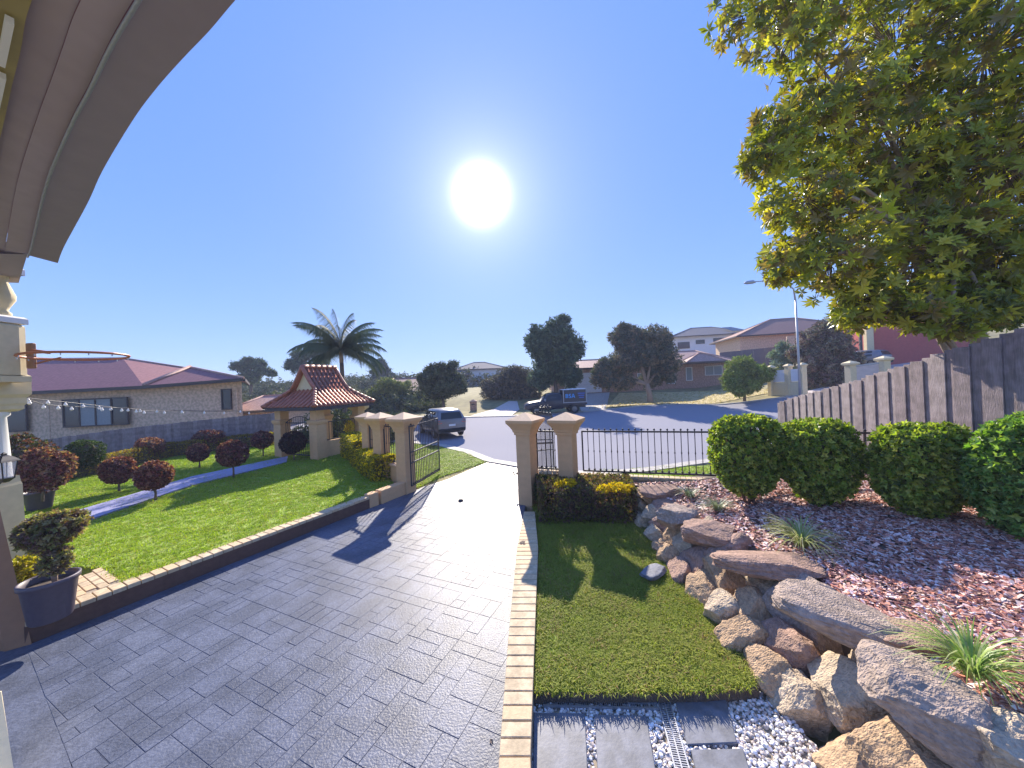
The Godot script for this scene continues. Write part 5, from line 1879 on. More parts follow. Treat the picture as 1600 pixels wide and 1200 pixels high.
func topiary() -> void:
	var wine := [lin(0.20, 0.06, 0.085), lin(0.27, 0.09, 0.11), lin(0.13, 0.05, 0.075), lin(0.38, 0.19, 0.19)]
	standard("wine red ball tree left of centre on the far lawn, before the hedge", Vector3(-12.76, 0.30, -11.10), 0.28, 0.43, 1500, wine)
	standard("wine red ball tree standing on the near edge of the garden path", Vector3(-10.46, 0.30, -10.00), 0.34, 0.40, 1500, wine)
	standard("small wine red ball tree close in front of the golden hedge", Vector3(-13.08, 0.30, -14.30), 0.3, 0.36, 1000, wine)
	standard("plump wine red ball tree at the middle of the garden path", Vector3(-10.08, 0.30, -12.34), 0.42, 0.46, 1400, wine)
	standard("small dark ball tree just left of the gatehouse's left pillar", Vector3(-11.90, 0.30, -16.33), 0.40, 0.42, 900, wine)
	standard("dark ball tree standing before the gatehouse's iron gate", Vector3(-9.64, 0.30, -15.06), 0.32, 0.50, 1200, [lin(0.06, 0.03, 0.045), lin(0.09, 0.035, 0.05), lin(0.04, 0.02, 0.03)])
	bush("round_shrub", "dark green round shrub against the paling fence behind the golden hedge", Vector3(-16.92, 0.71, -13.60), Vector3(0.56, 0.5, 0.5), 0.0, 1300, [lin(0.035, 0.06, 0.02), lin(0.05, 0.08, 0.03)], leaf_mesh(0.075, 0.042, 4, 0.9), M.leaf)
	bush("red_tipped_shrub", "red tipped shrub top showing between hedge and fence, left one", Vector3(-17.32, 0.55, -16.40), Vector3(0.52, 0.42, 0.45), 0.0, 900, wine, leaf_mesh(0.075, 0.042, 4, 0.9), M.leaf)
	bush("red_tipped_shrub", "wide red tipped shrub behind the hedge, right of the left red one", Vector3(-16.37, 0.59, -18.50), Vector3(0.75, 0.42, 0.45), 0.0, 1000, wine, leaf_mesh(0.075, 0.042, 4, 0.9), M.leaf)
	var tall := bush("tall_purple_shrub", "tall loose purple green shrub behind the far pot at the left edge", Vector3(-15.03, 0.08, -10.60), Vector3(0.62, 1.0, 0.6), 0.15, 2200, [lin(0.07, 0.05, 0.04), lin(0.06, 0.08, 0.035), lin(0.18, 0.06, 0.05)], leaf_mesh(0.085, 0.05, 4, 0.9), M.leaf)
	tall.set_meta("category", "shrub")
	# potted shrubs
	potted("near dark plastic pot with a pale leaved potted shrub on the brick corner", Vector3(-6.36, 0.31, -4.67), 0.265, 0.55, 1.0)
	potted("farther dark pot under the wine red shrub near the left edge", Vector3(-13.30, 0.30, -9.63), 0.3, 0.5, 1.0)
	var t := thing("potted_shrub", "pale olive and purple leaved standard shrub growing in the near pot", "shrub", Vector3(-6.33, 0.82, -4.70))
	var mb := MB.new(true)
	mb.tube([Vector3(0.0, -0.12, 0), Vector3(0.02, 0.25, 0), Vector3(0.0, 0.55, 0)], [0.026, 0.022, 0.016], 7)
	mb.tube([Vector3(0.0, -0.1, 0), Vector3(-0.03, 0.2, 0.02), Vector3(-0.12, 0.5, 0)], [0.018, 0.014, 0.01], 7)
	obj("stem", mb, M.bark_pale, t)
	var pale := [lin(0.30, 0.25, 0.13), lin(0.21, 0.15, 0.12), lin(0.42, 0.36, 0.22), lin(0.2, 0.12, 0.13), lin(0.27, 0.28, 0.13)]
	foliage(t, "crown", [[Vector3(-0.04, 0.66, 0), Vector3(0.34, 0.24, 0.32), 1150], [Vector3(-0.2, 0.62, 0), Vector3(0.18, 0.18, 0.2), 240], [Vector3(0.18, 0.76, 0), Vector3(0.22, 0.17, 0.2), 330], [Vector3(0.03, 0.27, 0), Vector3(0.17, 0.2, 0.15), 260]], pale, leaf_mesh(0.06, 0.034, 4, 0.9), M.leaf, 1.0, 0.6, 0.5)
	var u := thing("potted_shrub", "wine red bushy shrub growing in the farther left pot", "shrub", Vector3(-12.87, 0.72, -9.38))
	var m2 := MB.new(true)
	m2.tube([Vector3(0.0, -0.15, 0), Vector3(0.05, 0.4, 0)], [0.03, 0.02], 7)
	obj("stem", m2, M.bark, u)
	foliage(u, "crown", [[Vector3(0.12, 0.72, 0), Vector3(0.58, 0.58, 0.5), 2200]], wine + [lin(0.3, 0.2, 0.18)], leaf_mesh(0.085, 0.05, 4, 0.9), M.leaf, 1.0, 0.6, 0.6)
	# brick corner under the near pot
	var pad := thing("brick_corner", "small cream brick paved corner under the near pot beside the retaining wall", "paving", Vector3.ZERO)
	var dir := (Vector3(-5.24, 0, -7.69) - Vector3(-6.86, 0, -4.73)).normalized()
	var side := Vector3(dir.z, 0, -dir.x)
	var sand := MB.new()
	sand.prism(PackedVector2Array([Vector2(-6.86, -4.73), Vector2(-6.40, -5.58), Vector2(-7.25, -6.05), Vector2(-7.75, -5.2)]), -0.3, 0.285)
	obj("sand_bed", sand, M.mortar, pad)
	for i in 8:
		for j in 4:
			var b := MB.new()
			b.box(Vector3.ZERO, Vector3(0.225, 0.06, 0.108), 0.006)
			var o := obj("brick", b, M.cream_brick if rng.randf() < 0.6 else M.cream_brick_warm, pad, Vector3(-6.90, 0.272, -4.82) + dir * (i * 0.118) + side * (0.06 + j * 0.235 + (0.11 if i % 2 else 0.0)))
			o.rotation.y = -atan2(side.z, side.x)


func potted(label: String, at: Vector3, r: float, h: float, k: float) -> void:
	var t := thing("plant_pot", label, "plant pot", at, 0.0, "dark plastic pots on the left")
	var mb := MB.new(true)
	mb.lathe([[0.0001, 0.0], [r * 0.70, 0.0], [r * 0.74, 0.02], [r * 0.95, h * 0.9], [r * 0.96, h * 0.905]], 28)
	mb.lathe([[r * 0.88, h * 0.84], [r * 0.9, h * 0.84]], 28)
	obj("pot_body", mb, M.pot, t)
	var rim := MB.new(true)
	rim.lathe([[r * 0.955, h * 0.88], [r * 1.03, h * 0.89], [r * 1.04, h * 0.99], [r * 1.0, h], [r * 0.93, h * 0.995], [r * 0.9, h * 0.8]], 28)
	obj("rim", rim, M.pot, t)
	var soil := MB.new()
	soil.lathe([[r * 0.92, h * 0.82], [0.0001, h * 0.86]], 20)
	obj("soil", soil, M.earth, t)


func tree(called: String, label: String, at: Vector3, trunk: Array, radii: Array, blobs: Array, cols: Array, leaf: Mesh, size: float, bark: Material, group := "", wobble := 0.3, inner := 0.45) -> Node3D:
	# trunk: points above the foot; each blob gets a limb
	var t := thing(called, label, "tree", at, 0.0, group)
	var mb := MB.new(true)
	mb.tube(trunk, radii, 9)
	var fork: Vector3 = trunk[-1]
	for b in blobs:
		var m: Vector3 = fork.lerp(b[0], 0.5) + Vector3(0, (b[0] - fork).length() * 0.06, 0)
		mb.tube([fork - Vector3.UP * 0.1, m, b[0]], [radii[-1] * 0.75, radii[-1] * 0.45, radii[-1] * 0.15], 6)
	obj("trunk", mb, bark, t)
	# each bough carries several smaller clumps with gaps between
	var clumps := []
	for b in blobs:
		clumps.append([b[0], b[1] * 0.92, int(b[2] * 0.75)])
		for i in 7:
			var d := Vector3(rng.randfn(), rng.randfn(), rng.randfn()).normalized() * rng.randf_range(0.5, 1.0)
			clumps.append([b[0] + d * b[1], b[1] * rng.randf_range(0.25, 0.42), int(b[2] * 0.1)])
	blobs = clumps
	foliage(t, "crown", blobs, cols, leaf, M.leaf_far, size, 0.6, inner, wobble + 0.18, 0.1)
	return t


func overhanging_tree() -> void:
	# big leaved tree behind the paling fence; its boughs reach over the garden
	var t := thing("overhanging_tree", "large glossy leaved tree filling the upper right above the paling fence", "tree", Vector3(8.9, 0.9, -6.4))
	var foot := Vector3(8.9, 0.9, -6.4)
	var spots := [
		[Vector3(4.48, 9.65, -6.20), 0.62, 40], [Vector3(5.15, 9.09, -6.00), 0.85, 90], [Vector3(4.79, 7.27, -6.00), 0.55, 60], [Vector3(4.45, 6.71, -5.80), 0.42, 40], [Vector3(5.83, 7.77, -6.20), 0.95, 150], [Vector3(5.19, 6.20, -6.00), 0.75, 100],
		[Vector3(4.92, 5.15, -6.00), 0.48, 55], [Vector3(5.84, 5.24, -6.20), 0.85, 130], [Vector3(6.52, 4.55, -6.40), 0.5, 70], [Vector3(7.37, 9.05, -6.40), 1.3, 230], [Vector3(7.51, 7.15, -6.60), 1.3, 260], [Vector3(7.80, 5.43, -6.60), 1.05, 210],
		[Vector3(8.19, 4.53, -6.60), 0.55, 80], [Vector3(8.74, 8.68, -6.20), 1.35, 240], [Vector3(8.89, 6.83, -6.20), 1.3, 260], [Vector3(9.10, 5.18, -6.40), 0.95, 190], [Vector3(9.85, 4.54, -6.60), 0.5, 80], [Vector3(7.22, 4.35, -6.50), 0.4, 60], [Vector3(7.16, 4.09, -6.00), 0.34, 46], [Vector3(7.58, 3.91, -5.90), 0.32, 46], [Vector3(8.33, 4.17, -6.00), 0.4, 60], [Vector3(6.65, 4.26, -6.60), 0.35, 45], [Vector3(8.85, 4.38, -6.50), 0.5, 70], [Vector3(10.55, 7.91, -6.20), 1.6, 200], [Vector3(10.79, 5.69, -6.40), 1.3, 150], [Vector3(6.62, 10.74, -6.40), 1.3, 170], [Vector3(8.40, 10.90, -6.40), 1.5, 170], [Vector3(5.09, 10.32, -6.00), 0.7, 60], [Vector3(7.10, 6.89, -7.20), 1.0, 150], [Vector3(10.03, 6.99, -7.60), 1.3, 200],
	]
	var mb := MB.new(true)
	var hub := Vector3(8.53, 5.27, -6.60) - foot
	mb.tube([Vector3(0, -0.2, 0), Vector3(-0.1, 1.0, 0.0), Vector3(-0.15, 2.2, 0.05), hub], [0.17, 0.14, 0.12, 0.09], 9)
	mb.tube([Vector3(-0.2, 1.0, 0.1), Vector3(-0.75, 1.9, 0.2), Vector3(7.76, 4.31, -6.50) - foot, Vector3(7.68, 5.27, -6.50) - foot], [0.06, 0.05, 0.045, 0.04], 7)
	mb.tube([Vector3(-0.1, 1.4, 0.1), Vector3(7.98, 3.67, -6.30) - foot, Vector3(8.00, 4.27, -6.40) - foot, Vector3(7.98, 5.22, -6.40) - foot], [0.05, 0.045, 0.04, 0.035], 7)
	for s in spots:
		var e: Vector3 = s[0] - foot
		var m := hub.lerp(e, 0.55) + Vector3(0, 0.15, 0)
		mb.tube([hub, m, e], [0.055, 0.035, 0.012], 6)
	obj("trunk", mb, M.bark_pale, t)
	var places := []
	var tints := []
	var twigs := MB.new(true)
	var cols := [lin(0.29, 0.33, 0.05), lin(0.40, 0.42, 0.06), lin(0.19, 0.21, 0.05), lin(0.56, 0.54, 0.09), lin(0.28, 0.22, 0.09)]
	for s in spots:
		var c: Vector3 = s[0] - foot
		var shift := Vector3(rng.randf() * 50, rng.randf() * 50, rng.randf() * 50)
		for i in int(s[2] * 2.2):
			var d := Vector3(rng.randfn(), rng.randfn() * 0.85, rng.randfn()).normalized()
			var r: float = s[1] * pow(rng.randf_range(0.12, 1.0), 0.4) * (1.0 + 0.45 * hills.get_noise_3dv(d * 55.0 + shift))
			var p := c + d * r
			var z := (d * 0.55 + Vector3(-0.25, 0.25, 0.1) + Vector3(rng.randfn(), rng.randfn(), rng.randfn()) * 0.35).normalized()
			var k := rng.randf_range(0.6, 1.3)
			places.append(Transform3D(rot_to(z, rng.randf() * TAU).scaled_local(Vector3.ONE * k), p))
			tints.append(tint(cols[rng.randi() % cols.size()], 0.25))
			if i % 3 == 0:
				twigs.tube([c + d * r * 0.25, p - z * 0.02], [0.009, 0.005], 4, false)
	kind(obj("twigs", twigs, M.bark, t), "stuff")
	scatter("crown", leaf_mesh(0.165, 0.055, 8, 1.05, 0.1), M.leaf_gloss, places, tints, t)
	# small grey shrub under the tree, over the fence top
	var g := thing("grey_leaved_shrub", "loose grey green shrub showing over the fence under the big tree", "shrub", Vector3(9.02, 3.28, -6.40))
	foliage(g, "foliage", [[Vector3(9.35, 4.32, -6.60) - Vector3(9.02, 3.28, -6.40), Vector3(0.8, 0.5, 0.5), 700], [Vector3(8.72, 3.98, -6.60) - Vector3(9.02, 3.28, -6.40), Vector3(0.35, 0.3, 0.35), 260]], [lin(0.16, 0.20, 0.10), lin(0.22, 0.24, 0.14), lin(0.12, 0.15, 0.08)], leaf_mesh(0.09, 0.05, 4, 0.9), M.leaf)


func far_leaf() -> ArrayMesh:
	if not leaf_cache.has("far"):
		var mb := MB.new()
		for i in 9:
			var p := Vector3(rng.randfn(), rng.randfn(), rng.randfn()) * 0.10
			var b := rot_to(Vector3(rng.randfn(), rng.randfn(), rng.randfn()).normalized(), rng.randf() * TAU)
			mb.x = Transform3D(b, p)
			mb.tri(Vector3(-0.045, 0, 0), Vector3(0.045, 0, 0), Vector3(0, 0.02, 0.17))
			mb.tri(Vector3(0.045, 0, 0), Vector3(-0.045, 0, 0), Vector3(0, 0.02, -0.15))
		leaf_cache["far"] = mb.mesh()
	return leaf_cache["far"]


func rel(base: Vector3, list: Array) -> Array:
	var out := []
	for b in list:
		out.append([b[0] - base, b[1], b[2]])
	return out


func far_trees() -> void:
	var far := far_leaf()
	var euc := [lin(0.116, 0.160, 0.106), lin(0.170, 0.213, 0.128), lin(0.085, 0.116, 0.085)]
	var bronze := [lin(0.128, 0.139, 0.106), lin(0.213, 0.181, 0.128), lin(0.106, 0.128, 0.085), lin(0.319, 0.234, 0.149)]
	var b := Vector3(5.04, 1.33, -40.64)
	b = Vector3(Vector3(4.71, 1.44, -38.00).x, 0.9, -38.0)
	tree("street_tree", "tall dark blue green street tree behind the parked ute", b, [Vector3(0, -0.3, 0), Vector3(0.1, 1.5, 0), Vector3(0.0, 2.8, 0)], [0.28, 0.22, 0.18], rel(b, [[Vector3(5.03, 8.62, -38.00), Vector3(2.2, 1.5, 2.0), 1100], [Vector3(3.14, 7.29, -38.00), Vector3(1.4, 1.9, 1.6), 900], [Vector3(6.71, 6.78, -38.00), Vector3(1.5, 2.0, 1.7), 900], [Vector3(4.90, 5.80, -38.00), Vector3(2.8, 2.2, 2.2), 1500], [Vector3(3.54, 3.61, -38.00), Vector3(1.7, 1.2, 1.4), 600], [Vector3(6.36, 3.77, -38.00), Vector3(1.3, 1.3, 1.4), 500]]), euc, far, 1.05, M.bark, "large street trees across the road", 0.32, 0.3)
	b = Vector3(14.27, 0.64, -36.08)
	tree("street_tree", "spreading bronze green street tree with a leaning pale trunk on dry grass", b, [Vector3(0.1, -0.2, 0), Vector3(0.0, 1.0, 0), Vector3(-0.25, 2.0, 0.1)], [0.33, 0.26, 0.22], rel(b, [[Vector3(12.71, 7.52, -36.50), Vector3(2.3, 1.4, 2.0), 1200], [Vector3(15.40, 7.26, -36.50), Vector3(2.0, 1.4, 2.0), 1000], [Vector3(13.62, 5.31, -36.50), Vector3(3.0, 1.7, 2.4), 1700], [Vector3(10.53, 4.23, -36.50), Vector3(1.7, 1.5, 1.7), 800], [Vector3(9.30, 3.47, -36.30), Vector3(1.0, 1.0, 1.2), 320], [Vector3(16.29, 4.38, -36.50), Vector3(1.6, 1.6, 1.7), 800], [Vector3(11.42, 2.84, -36.30), Vector3(1.6, 0.9, 1.3), 500], [Vector3(15.00, 3.09, -36.80), Vector3(1.6, 0.9, 1.2), 350]]), bronze, far, 1.05, M.bark_pale, "large street trees across the road", 0.34, 0.3)
	b = Vector3(20.39, 0.79, -30.46)
	tree("verge_tree", "small bushy yellow green tree on the verge left of the cream wall", b, [Vector3(0, -0.2, 0), Vector3(0.05, 0.5, 0), Vector3(0, 1.0, 0)], [0.14, 0.12, 0.1], rel(b, [[Vector3(20.05, 3.88, -30.00), Vector3(1.1, 0.95, 1.1), 700], [Vector3(19.33, 2.80, -30.00), Vector3(1.0, 0.95, 1.0), 650], [Vector3(21.12, 2.95, -30.00), Vector3(1.0, 1.0, 1.0), 650], [Vector3(20.25, 2.09, -30.00), Vector3(1.5, 0.7, 1.1), 600], [Vector3(22.02, 3.07, -30.00), Vector3(0.6, 0.7, 0.7), 250]]), [lin(0.255, 0.319, 0.064), lin(0.361, 0.383, 0.106), lin(0.170, 0.213, 0.064)], far, 0.85, M.bark, "", 0.3, 0.4)
	b = Vector3(Vector3(27.31, 2.01, -30.00).x, 1.6, -30.0)
	tree("plum_tree", "purple brown leaved tree between the lamp post and the carport", b, [Vector3(0, -0.3, 0), Vector3(0, 1.0, 0)], [0.16, 0.13], rel(b, [[Vector3(27.37, 5.90, -30.00), Vector3(1.9, 1.5, 1.6), 1200], [Vector3(26.31, 4.55, -30.00), Vector3(1.3, 1.5, 1.4), 800], [Vector3(28.51, 4.18, -30.00), Vector3(1.3, 1.8, 1.4), 900], [Vector3(27.23, 2.68, -30.00), Vector3(1.6, 1.3, 1.4), 800]]), [lin(0.170, 0.106, 0.106), lin(0.234, 0.160, 0.128), lin(0.128, 0.128, 0.095), lin(0.319, 0.276, 0.213)], far, 0.9, M.bark, "", 0.28, 0.4)
	b = Vector3(Vector3(26.65, 2.65, -33.00).x, 2.0, -33.0)
	tree("grey_shrub", "pale grey green shrub behind the cream street wall, beside the lamp", b, [Vector3(0, -0.3, 0), Vector3(0, 0.5, 0)], [0.1, 0.08], rel(b, [[Vector3(26.49, 4.73, -33.00), Vector3(1.3, 1.1, 1.0), 420], [Vector3(25.83, 3.60, -33.00), Vector3(1.0, 0.9, 1.0), 320]]), [lin(0.213, 0.276, 0.170), lin(0.340, 0.404, 0.276)], far, 1.0, M.bark).set_meta("category", "shrub")
	b = Vector3(Vector3(-6.65, 0.74, -33.00).x, 0.45, -33.0)
	tree("street_tree", "round dark street tree with a forked trunk beyond the dark suv", b, [Vector3(0, -0.3, 0), Vector3(0.05, 0.9, 0), Vector3(0, 1.6, 0)], [0.2, 0.16, 0.13], rel(b, [[Vector3(-6.67, 4.59, -33.00), Vector3(1.7, 0.9, 1.5), 800], [Vector3(-7.81, 3.66, -33.00), Vector3(1.2, 1.0, 1.2), 700], [Vector3(-5.62, 3.45, -33.00), Vector3(1.3, 1.1, 1.2), 750], [Vector3(-6.74, 3.00, -33.00), Vector3(2.1, 0.95, 1.5), 1000]]), [lin(0.106, 0.128, 0.075), lin(0.160, 0.170, 0.095), lin(0.085, 0.095, 0.075)], far, 0.85, M.bark, "large street trees across the road", 0.26, 0.4)
	b = Vector3(Vector3(-0.91, 0.13, -42.00).x, 1.0, -42.0)
	tree("garden_tree", "wide dark purple green garden tree left of the ute", b, [Vector3(0, -0.3, 0), Vector3(0, 1.0, 0)], [0.2, 0.16], rel(b, [[Vector3(0.03, 3.82, -42.00), Vector3(2.6, 1.5, 2.0), 1100], [Vector3(-1.97, 2.66, -42.00), Vector3(1.7, 1.5, 1.6), 800], [Vector3(1.69, 2.66, -42.00), Vector3(1.7, 1.5, 1.6), 700], [Vector3(-0.07, 1.65, -42.00), Vector3(3.0, 1.0, 1.8), 900]]), [lin(0.128, 0.116, 0.106), lin(0.191, 0.160, 0.128), lin(0.095, 0.106, 0.085), lin(0.297, 0.234, 0.170)], far, 1.05, M.bark, "", 0.3, 0.4)
	b = Vector3(Vector3(-14.04, 0.85, -40.00).x, 0.6, -40.0)
	tree("garden_tree", "yellow green rounded tree just right of the gatehouse roof", b, [Vector3(0, -0.3, 0), Vector3(0, 1.0, 0)], [0.18, 0.14], rel(b, [[Vector3(-13.94, 3.22, -40.00), Vector3(1.9, 1.3, 1.5), 900], [Vector3(-15.17, 2.23, -40.00), Vector3(1.5, 1.2, 1.4), 600], [Vector3(-12.66, 1.90, -40.00), Vector3(1.4, 1.0, 1.4), 500]]), [lin(0.255, 0.276, 0.095), lin(0.340, 0.340, 0.106), lin(0.170, 0.191, 0.085)], far, 1.0, M.bark, "", 0.3, 0.4)
	b = Vector3(Vector3(-45.48, 0.74, -60.00).x, 2.0, -60.0)
	tree("gum_tree", "open crowned gum tree above the left neighbour's roof corner", b, [Vector3(0, -0.3, 0), Vector3(0.2, 3.0, 0), Vector3(0, 5.0, 0)], [0.3, 0.24, 0.18], rel(b, [[Vector3(-46.71, 8.24, -60.00), Vector3(1.7, 0.9, 1.5), 330], [Vector3(-44.69, 8.71, -60.00), Vector3(1.8, 0.9, 1.5), 360], [Vector3(-42.97, 7.30, -60.00), Vector3(1.3, 0.7, 1.3), 220], [Vector3(-45.46, 6.30, -60.00), Vector3(2.2, 1.0, 1.5), 360], [Vector3(-41.54, 6.90, -60.00), Vector3(0.7, 0.5, 0.8), 90]]), euc, far, 1.5, M.bark, "gum trees on the skyline", 0.4, 0.3)
	b = Vector3(Vector3(-36.58, 2.50, -62.00).x, 2.0, -62.0)
	tree("gum_tree", "dark gum tree on the skyline behind the gatehouse ridge", b, [Vector3(0, -0.3, 0), Vector3(-0.1, 3.5, 0), Vector3(0, 6.0, 0)], [0.3, 0.24, 0.18], rel(b, [[Vector3(-37.64, 9.79, -62.00), Vector3(1.9, 1.0, 1.5), 380], [Vector3(-35.31, 10.49, -62.00), Vector3(1.8, 0.9, 1.5), 360], [Vector3(-39.31, 8.36, -62.00), Vector3(1.2, 0.9, 1.3), 260], [Vector3(-36.58, 7.67, -62.00), Vector3(2.4, 1.1, 1.5), 420], [Vector3(-33.90, 8.59, -62.00), Vector3(1.3, 0.8, 1.3), 200]]), euc, far, 1.5, M.bark, "gum trees on the skyline", 0.4, 0.3)
	b = Vector3(Vector3(-32.06, 1.45, -85.00).x, 4.0, -85.0)
	tree("pine_tree", "dark pointed tree standing alone on the skyline right of the palm", b, [Vector3(0, -0.3, 0), Vector3(0, 3.0, 0)], [0.4, 0.3], rel(b, [[Vector3(-32.19, 9.33, -85.00), Vector3(1.6, 1.3, 1.5), 350], [Vector3(-31.94, 7.75, -85.00), Vector3(2.4, 1.4, 2.0), 520], [Vector3(-31.23, 6.14, -85.00), Vector3(3.2, 1.3, 2.4), 560]]), [lin(0.075, 0.106, 0.085), lin(0.106, 0.139, 0.106)], far, 1.8, M.bark, "", 0.25, 0.4)
	# far wooded ridge and the gardens below it: one mass
	var places := []
	var tints := []
	for i in 21000:
		var px := rng.randf_range(-1.3, 0.10) if rng.randf() < 0.85 else rng.randf_range(0.1, 1.5)
		var d := rng.randf_range(72.0, 130.0)
		if px > 0.1 and d < 95.0:
			d += 40.0
		var x := px * d
		var n := clampf(hills.get_noise_2d(x * 5.0, d * 5.0) * 0.7 + 0.5, 0.0, 1.0)
		var crest := lerpf(3.2, 6.6, n) * (0.75 + d / 280.0) * (1.0 if px < 0.1 else 0.6)
		var y := 0.4 + crest * pow(rng.randf(), 0.6) * (0.8 + 0.5 * hills.get_noise_2d(x * 26.0, d * 18.0 + 300.0))
		var s := d / 34.0 * rng.randf_range(0.7, 1.3)
		places.append(Transform3D(Basis.from_euler(Vector3(rng.randf() * TAU, rng.randf() * TAU, 0)).scaled_local(Vector3.ONE * s), Vector3(x, minf(ground_h(x, d), 2.5) + y - 1.5, -d)))
		var hue := hills.get_noise_2d(x * 9.0 + 50.0, d * 9.0)
		tints.append(tint(lin(0.085, 0.10, 0.06).lerp(lin(0.17, 0.165, 0.075), clampf(hue + 0.3, 0, 1)), 0.3))
	scatter("distant_woodland", far, M.leaf_far, places, tints)
	# garden thicket between the gatehouse and the street
	var p2 := []
	var t2 := []
	for i in 6500:
		var d := rng.randf_range(36.0, 62.0)
		var x := rng.randf_range(-0.80, -0.20) * d
		var y := rng.randf_range(0.0, 2.3) * (0.6 + 0.8 * hills.get_noise_2d(x * 20.0, d * 20.0))
		p2.append(Transform3D(Basis.from_euler(Vector3(rng.randf() * TAU, rng.randf() * TAU, 0)).scaled_local(Vector3.ONE * rng.randf_range(1.1, 1.9)), Vector3(x, y + minf(ground_h(x, d), 1.4), -d)))
		t2.append(tint([lin(0.119, 0.136, 0.068), lin(0.170, 0.170, 0.085), lin(0.085, 0.102, 0.068)][rng.randi() % 3], 0.3))
	for i in 2600:
		var d := rng.randf_range(19.6, 24.0)
		var x := rng.randf_range(-12.6, -7.0)
		var y := rng.randf_range(0.0, 1.9) * (0.7 + 0.6 * hills.get_noise_2d(x * 40.0, d * 40.0))
		p2.append(Transform3D(Basis.from_euler(Vector3(rng.randf() * TAU, rng.randf() * TAU, 0)).scaled_local(Vector3.ONE * rng.randf_range(0.6, 1.0)), Vector3(x, y + 0.1, -d)))
		t2.append(tint([lin(0.10, 0.12, 0.05), lin(0.14, 0.14, 0.06), lin(0.08, 0.10, 0.05)][rng.randi() % 3], 0.3))
	scatter("garden_thicket", far, M.leaf_far, p2, t2)


func palm() -> void:
	var base := Vector3(Vector3(-11.76, 1.93, -24.00).x, 0.1, -24.0)
	var t := thing("palm_tree", "feather palm with drooping fronds rising behind the gatehouse roof", "palm tree", base)
	var crown := Vector3(-11.76, 5.80, -24.00) - base
	var mb := MB.new(true)
	mb.tube([Vector3(0, -0.3, 0), Vector3(0.05, 2.0, 0), crown - Vector3(0, 0.5, 0)], [0.2, 0.16, 0.13], 10)
	obj("trunk", mb, M.bark, t)
	var sh := MB.new(true)
	sh.tube([crown - Vector3(0, 0.6, 0), crown, crown + Vector3(0, 0.35, 0)], [0.14, 0.13, 0.05], 9)
	obj("crown_shaft", sh, M.bark_pale, t)
	var m := mat("palm_leaf", lin(0.11, 0.135, 0.075), 0.7, 0.0, 1.0, 0.0, 0.0, 0.25)
	m.backlight_enabled = true
	m.backlight = Color(0.16, 0.2, 0.12)
	for i in 34:
		var a := TAU * fposmod(i * 0.618, 1.0) + rng.randf() * 0.4
		var rise := -0.2 + 1.65 * fposmod(i * 0.4142 + 0.13, 1.0)
		var l := rng.randf_range(3.2, 4.0)
		var dir := Vector3(cos(a), 0, sin(a))
		var p := crown + Vector3(0, 0.2, 0)
		var pitch := rise
		var pts := [p]
		for k in 9:
			p += (dir * cos(pitch) + Vector3.UP * sin(pitch)) * l / 9.0
			pitch -= 0.10 + 0.04 * k * 0.5
			pts.append(p)
		var f := MB.new()
		f.tube(pts, [0.03, 0.026, 0.022, 0.02, 0.017, 0.014, 0.012, 0.01, 0.008, 0.006], 5)
		var side := Vector3(-dir.z, 0, dir.x)
		for k in range(5, 84):
			var s := k / 84.0 * 9.0
			var q: Vector3 = pts[int(s)].lerp(pts[mini(int(s) + 1, 9)], s - int(s))
			for e in [-1.0, 1.0]:
				var reach := 0.85 * sin(PI * clampf(k / 84.0 * 0.9 + 0.12, 0, 1)) * rng.randf_range(0.8, 1.15)
				var tip: Vector3 = q + (side * e * 0.75 + dir * 0.45) * reach + Vector3.DOWN * reach * rng.randf_range(0.5, 1.1)
				f.tri(q, q + dir * 0.06, tip)
		obj("frond", f, m, t)


# ---------------------------------------------------------------- vehicles
func wheel(root: Node, at: Vector3, r: float, w: float) -> void:
	var t := MB.new(true)
	t.x = Transform3D(Basis(Vector3(0, 0, 1), PI / 2), Vector3.ZERO)
	t.lathe([[r * 0.62, -w / 2], [r * 0.9, -w / 2], [r, -w / 2 + 0.03], [r, w / 2 - 0.03], [r * 0.9, w / 2], [r * 0.62, w / 2]], 22)
	var o := obj("wheel", t, M.tyre, root, at)
	var m := MB.new()
	m.x = Transform3D(Basis(Vector3(0, 0, 1), PI / 2), Vector3.ZERO)
	for s in [-1.0, 1.0]:
		m.lathe([[0.0001, s * w * 0.36], [r * 0.2, s * w * 0.36], [r * 0.56, s * w * 0.28], [r * 0.64, s * w * 0.46]], 12)
	obj("rim", m, M.rim_metal, o)


func body_shell(st: Array) -> MB:
	# stations [z, floor, belt, top, half width low, at the belt, at the top]
	var mb := MB.new(true)
	var rings := []
	for s in st:
		var right := [Vector3(s[4] * 0.9, s[1], s[0]), Vector3(s[4], s[1] + 0.12, s[0]), Vector3(s[4] * 1.01, lerpf(s[1], s[2], 0.6), s[0]), Vector3(s[5], s[2], s[0]), Vector3(lerpf(s[5], s[6], 0.5) + 0.02, lerpf(s[2], s[3], 0.5), s[0]), Vector3(s[6], s[3] - 0.06, s[0]), Vector3(s[6] * 0.82, s[3], s[0])]
		var ring: Array = right.duplicate()
		for i in range(right.size() - 1, -1, -1):
			ring.append(Vector3(-right[i].x, right[i].y, right[i].z))
		rings.append(ring)
	var n: int = rings[0].size()
	for i in rings.size() - 1:
		for k in n:
			var m := (k + 1) % n
			var mid: Vector3 = (rings[i][k] + rings[i][m]) / 2.0
			mb.quado(rings[i][k], rings[i][m], rings[i + 1][m], rings[i + 1][k], Vector3(mid.x, mid.y - 0.85, 0))
	for e in [0, -1]:
		var z: float = rings[e][0].z
		for k in range(1, n - 1):
			mb.trio(rings[e][0], rings[e][k], rings[e][k + 1], Vector3(0, 0, 1.0 if e else -1.0) * (1.0 if z == z else 1.0) * (signf(z)) * (1.0 if e else -1.0))
	return mb


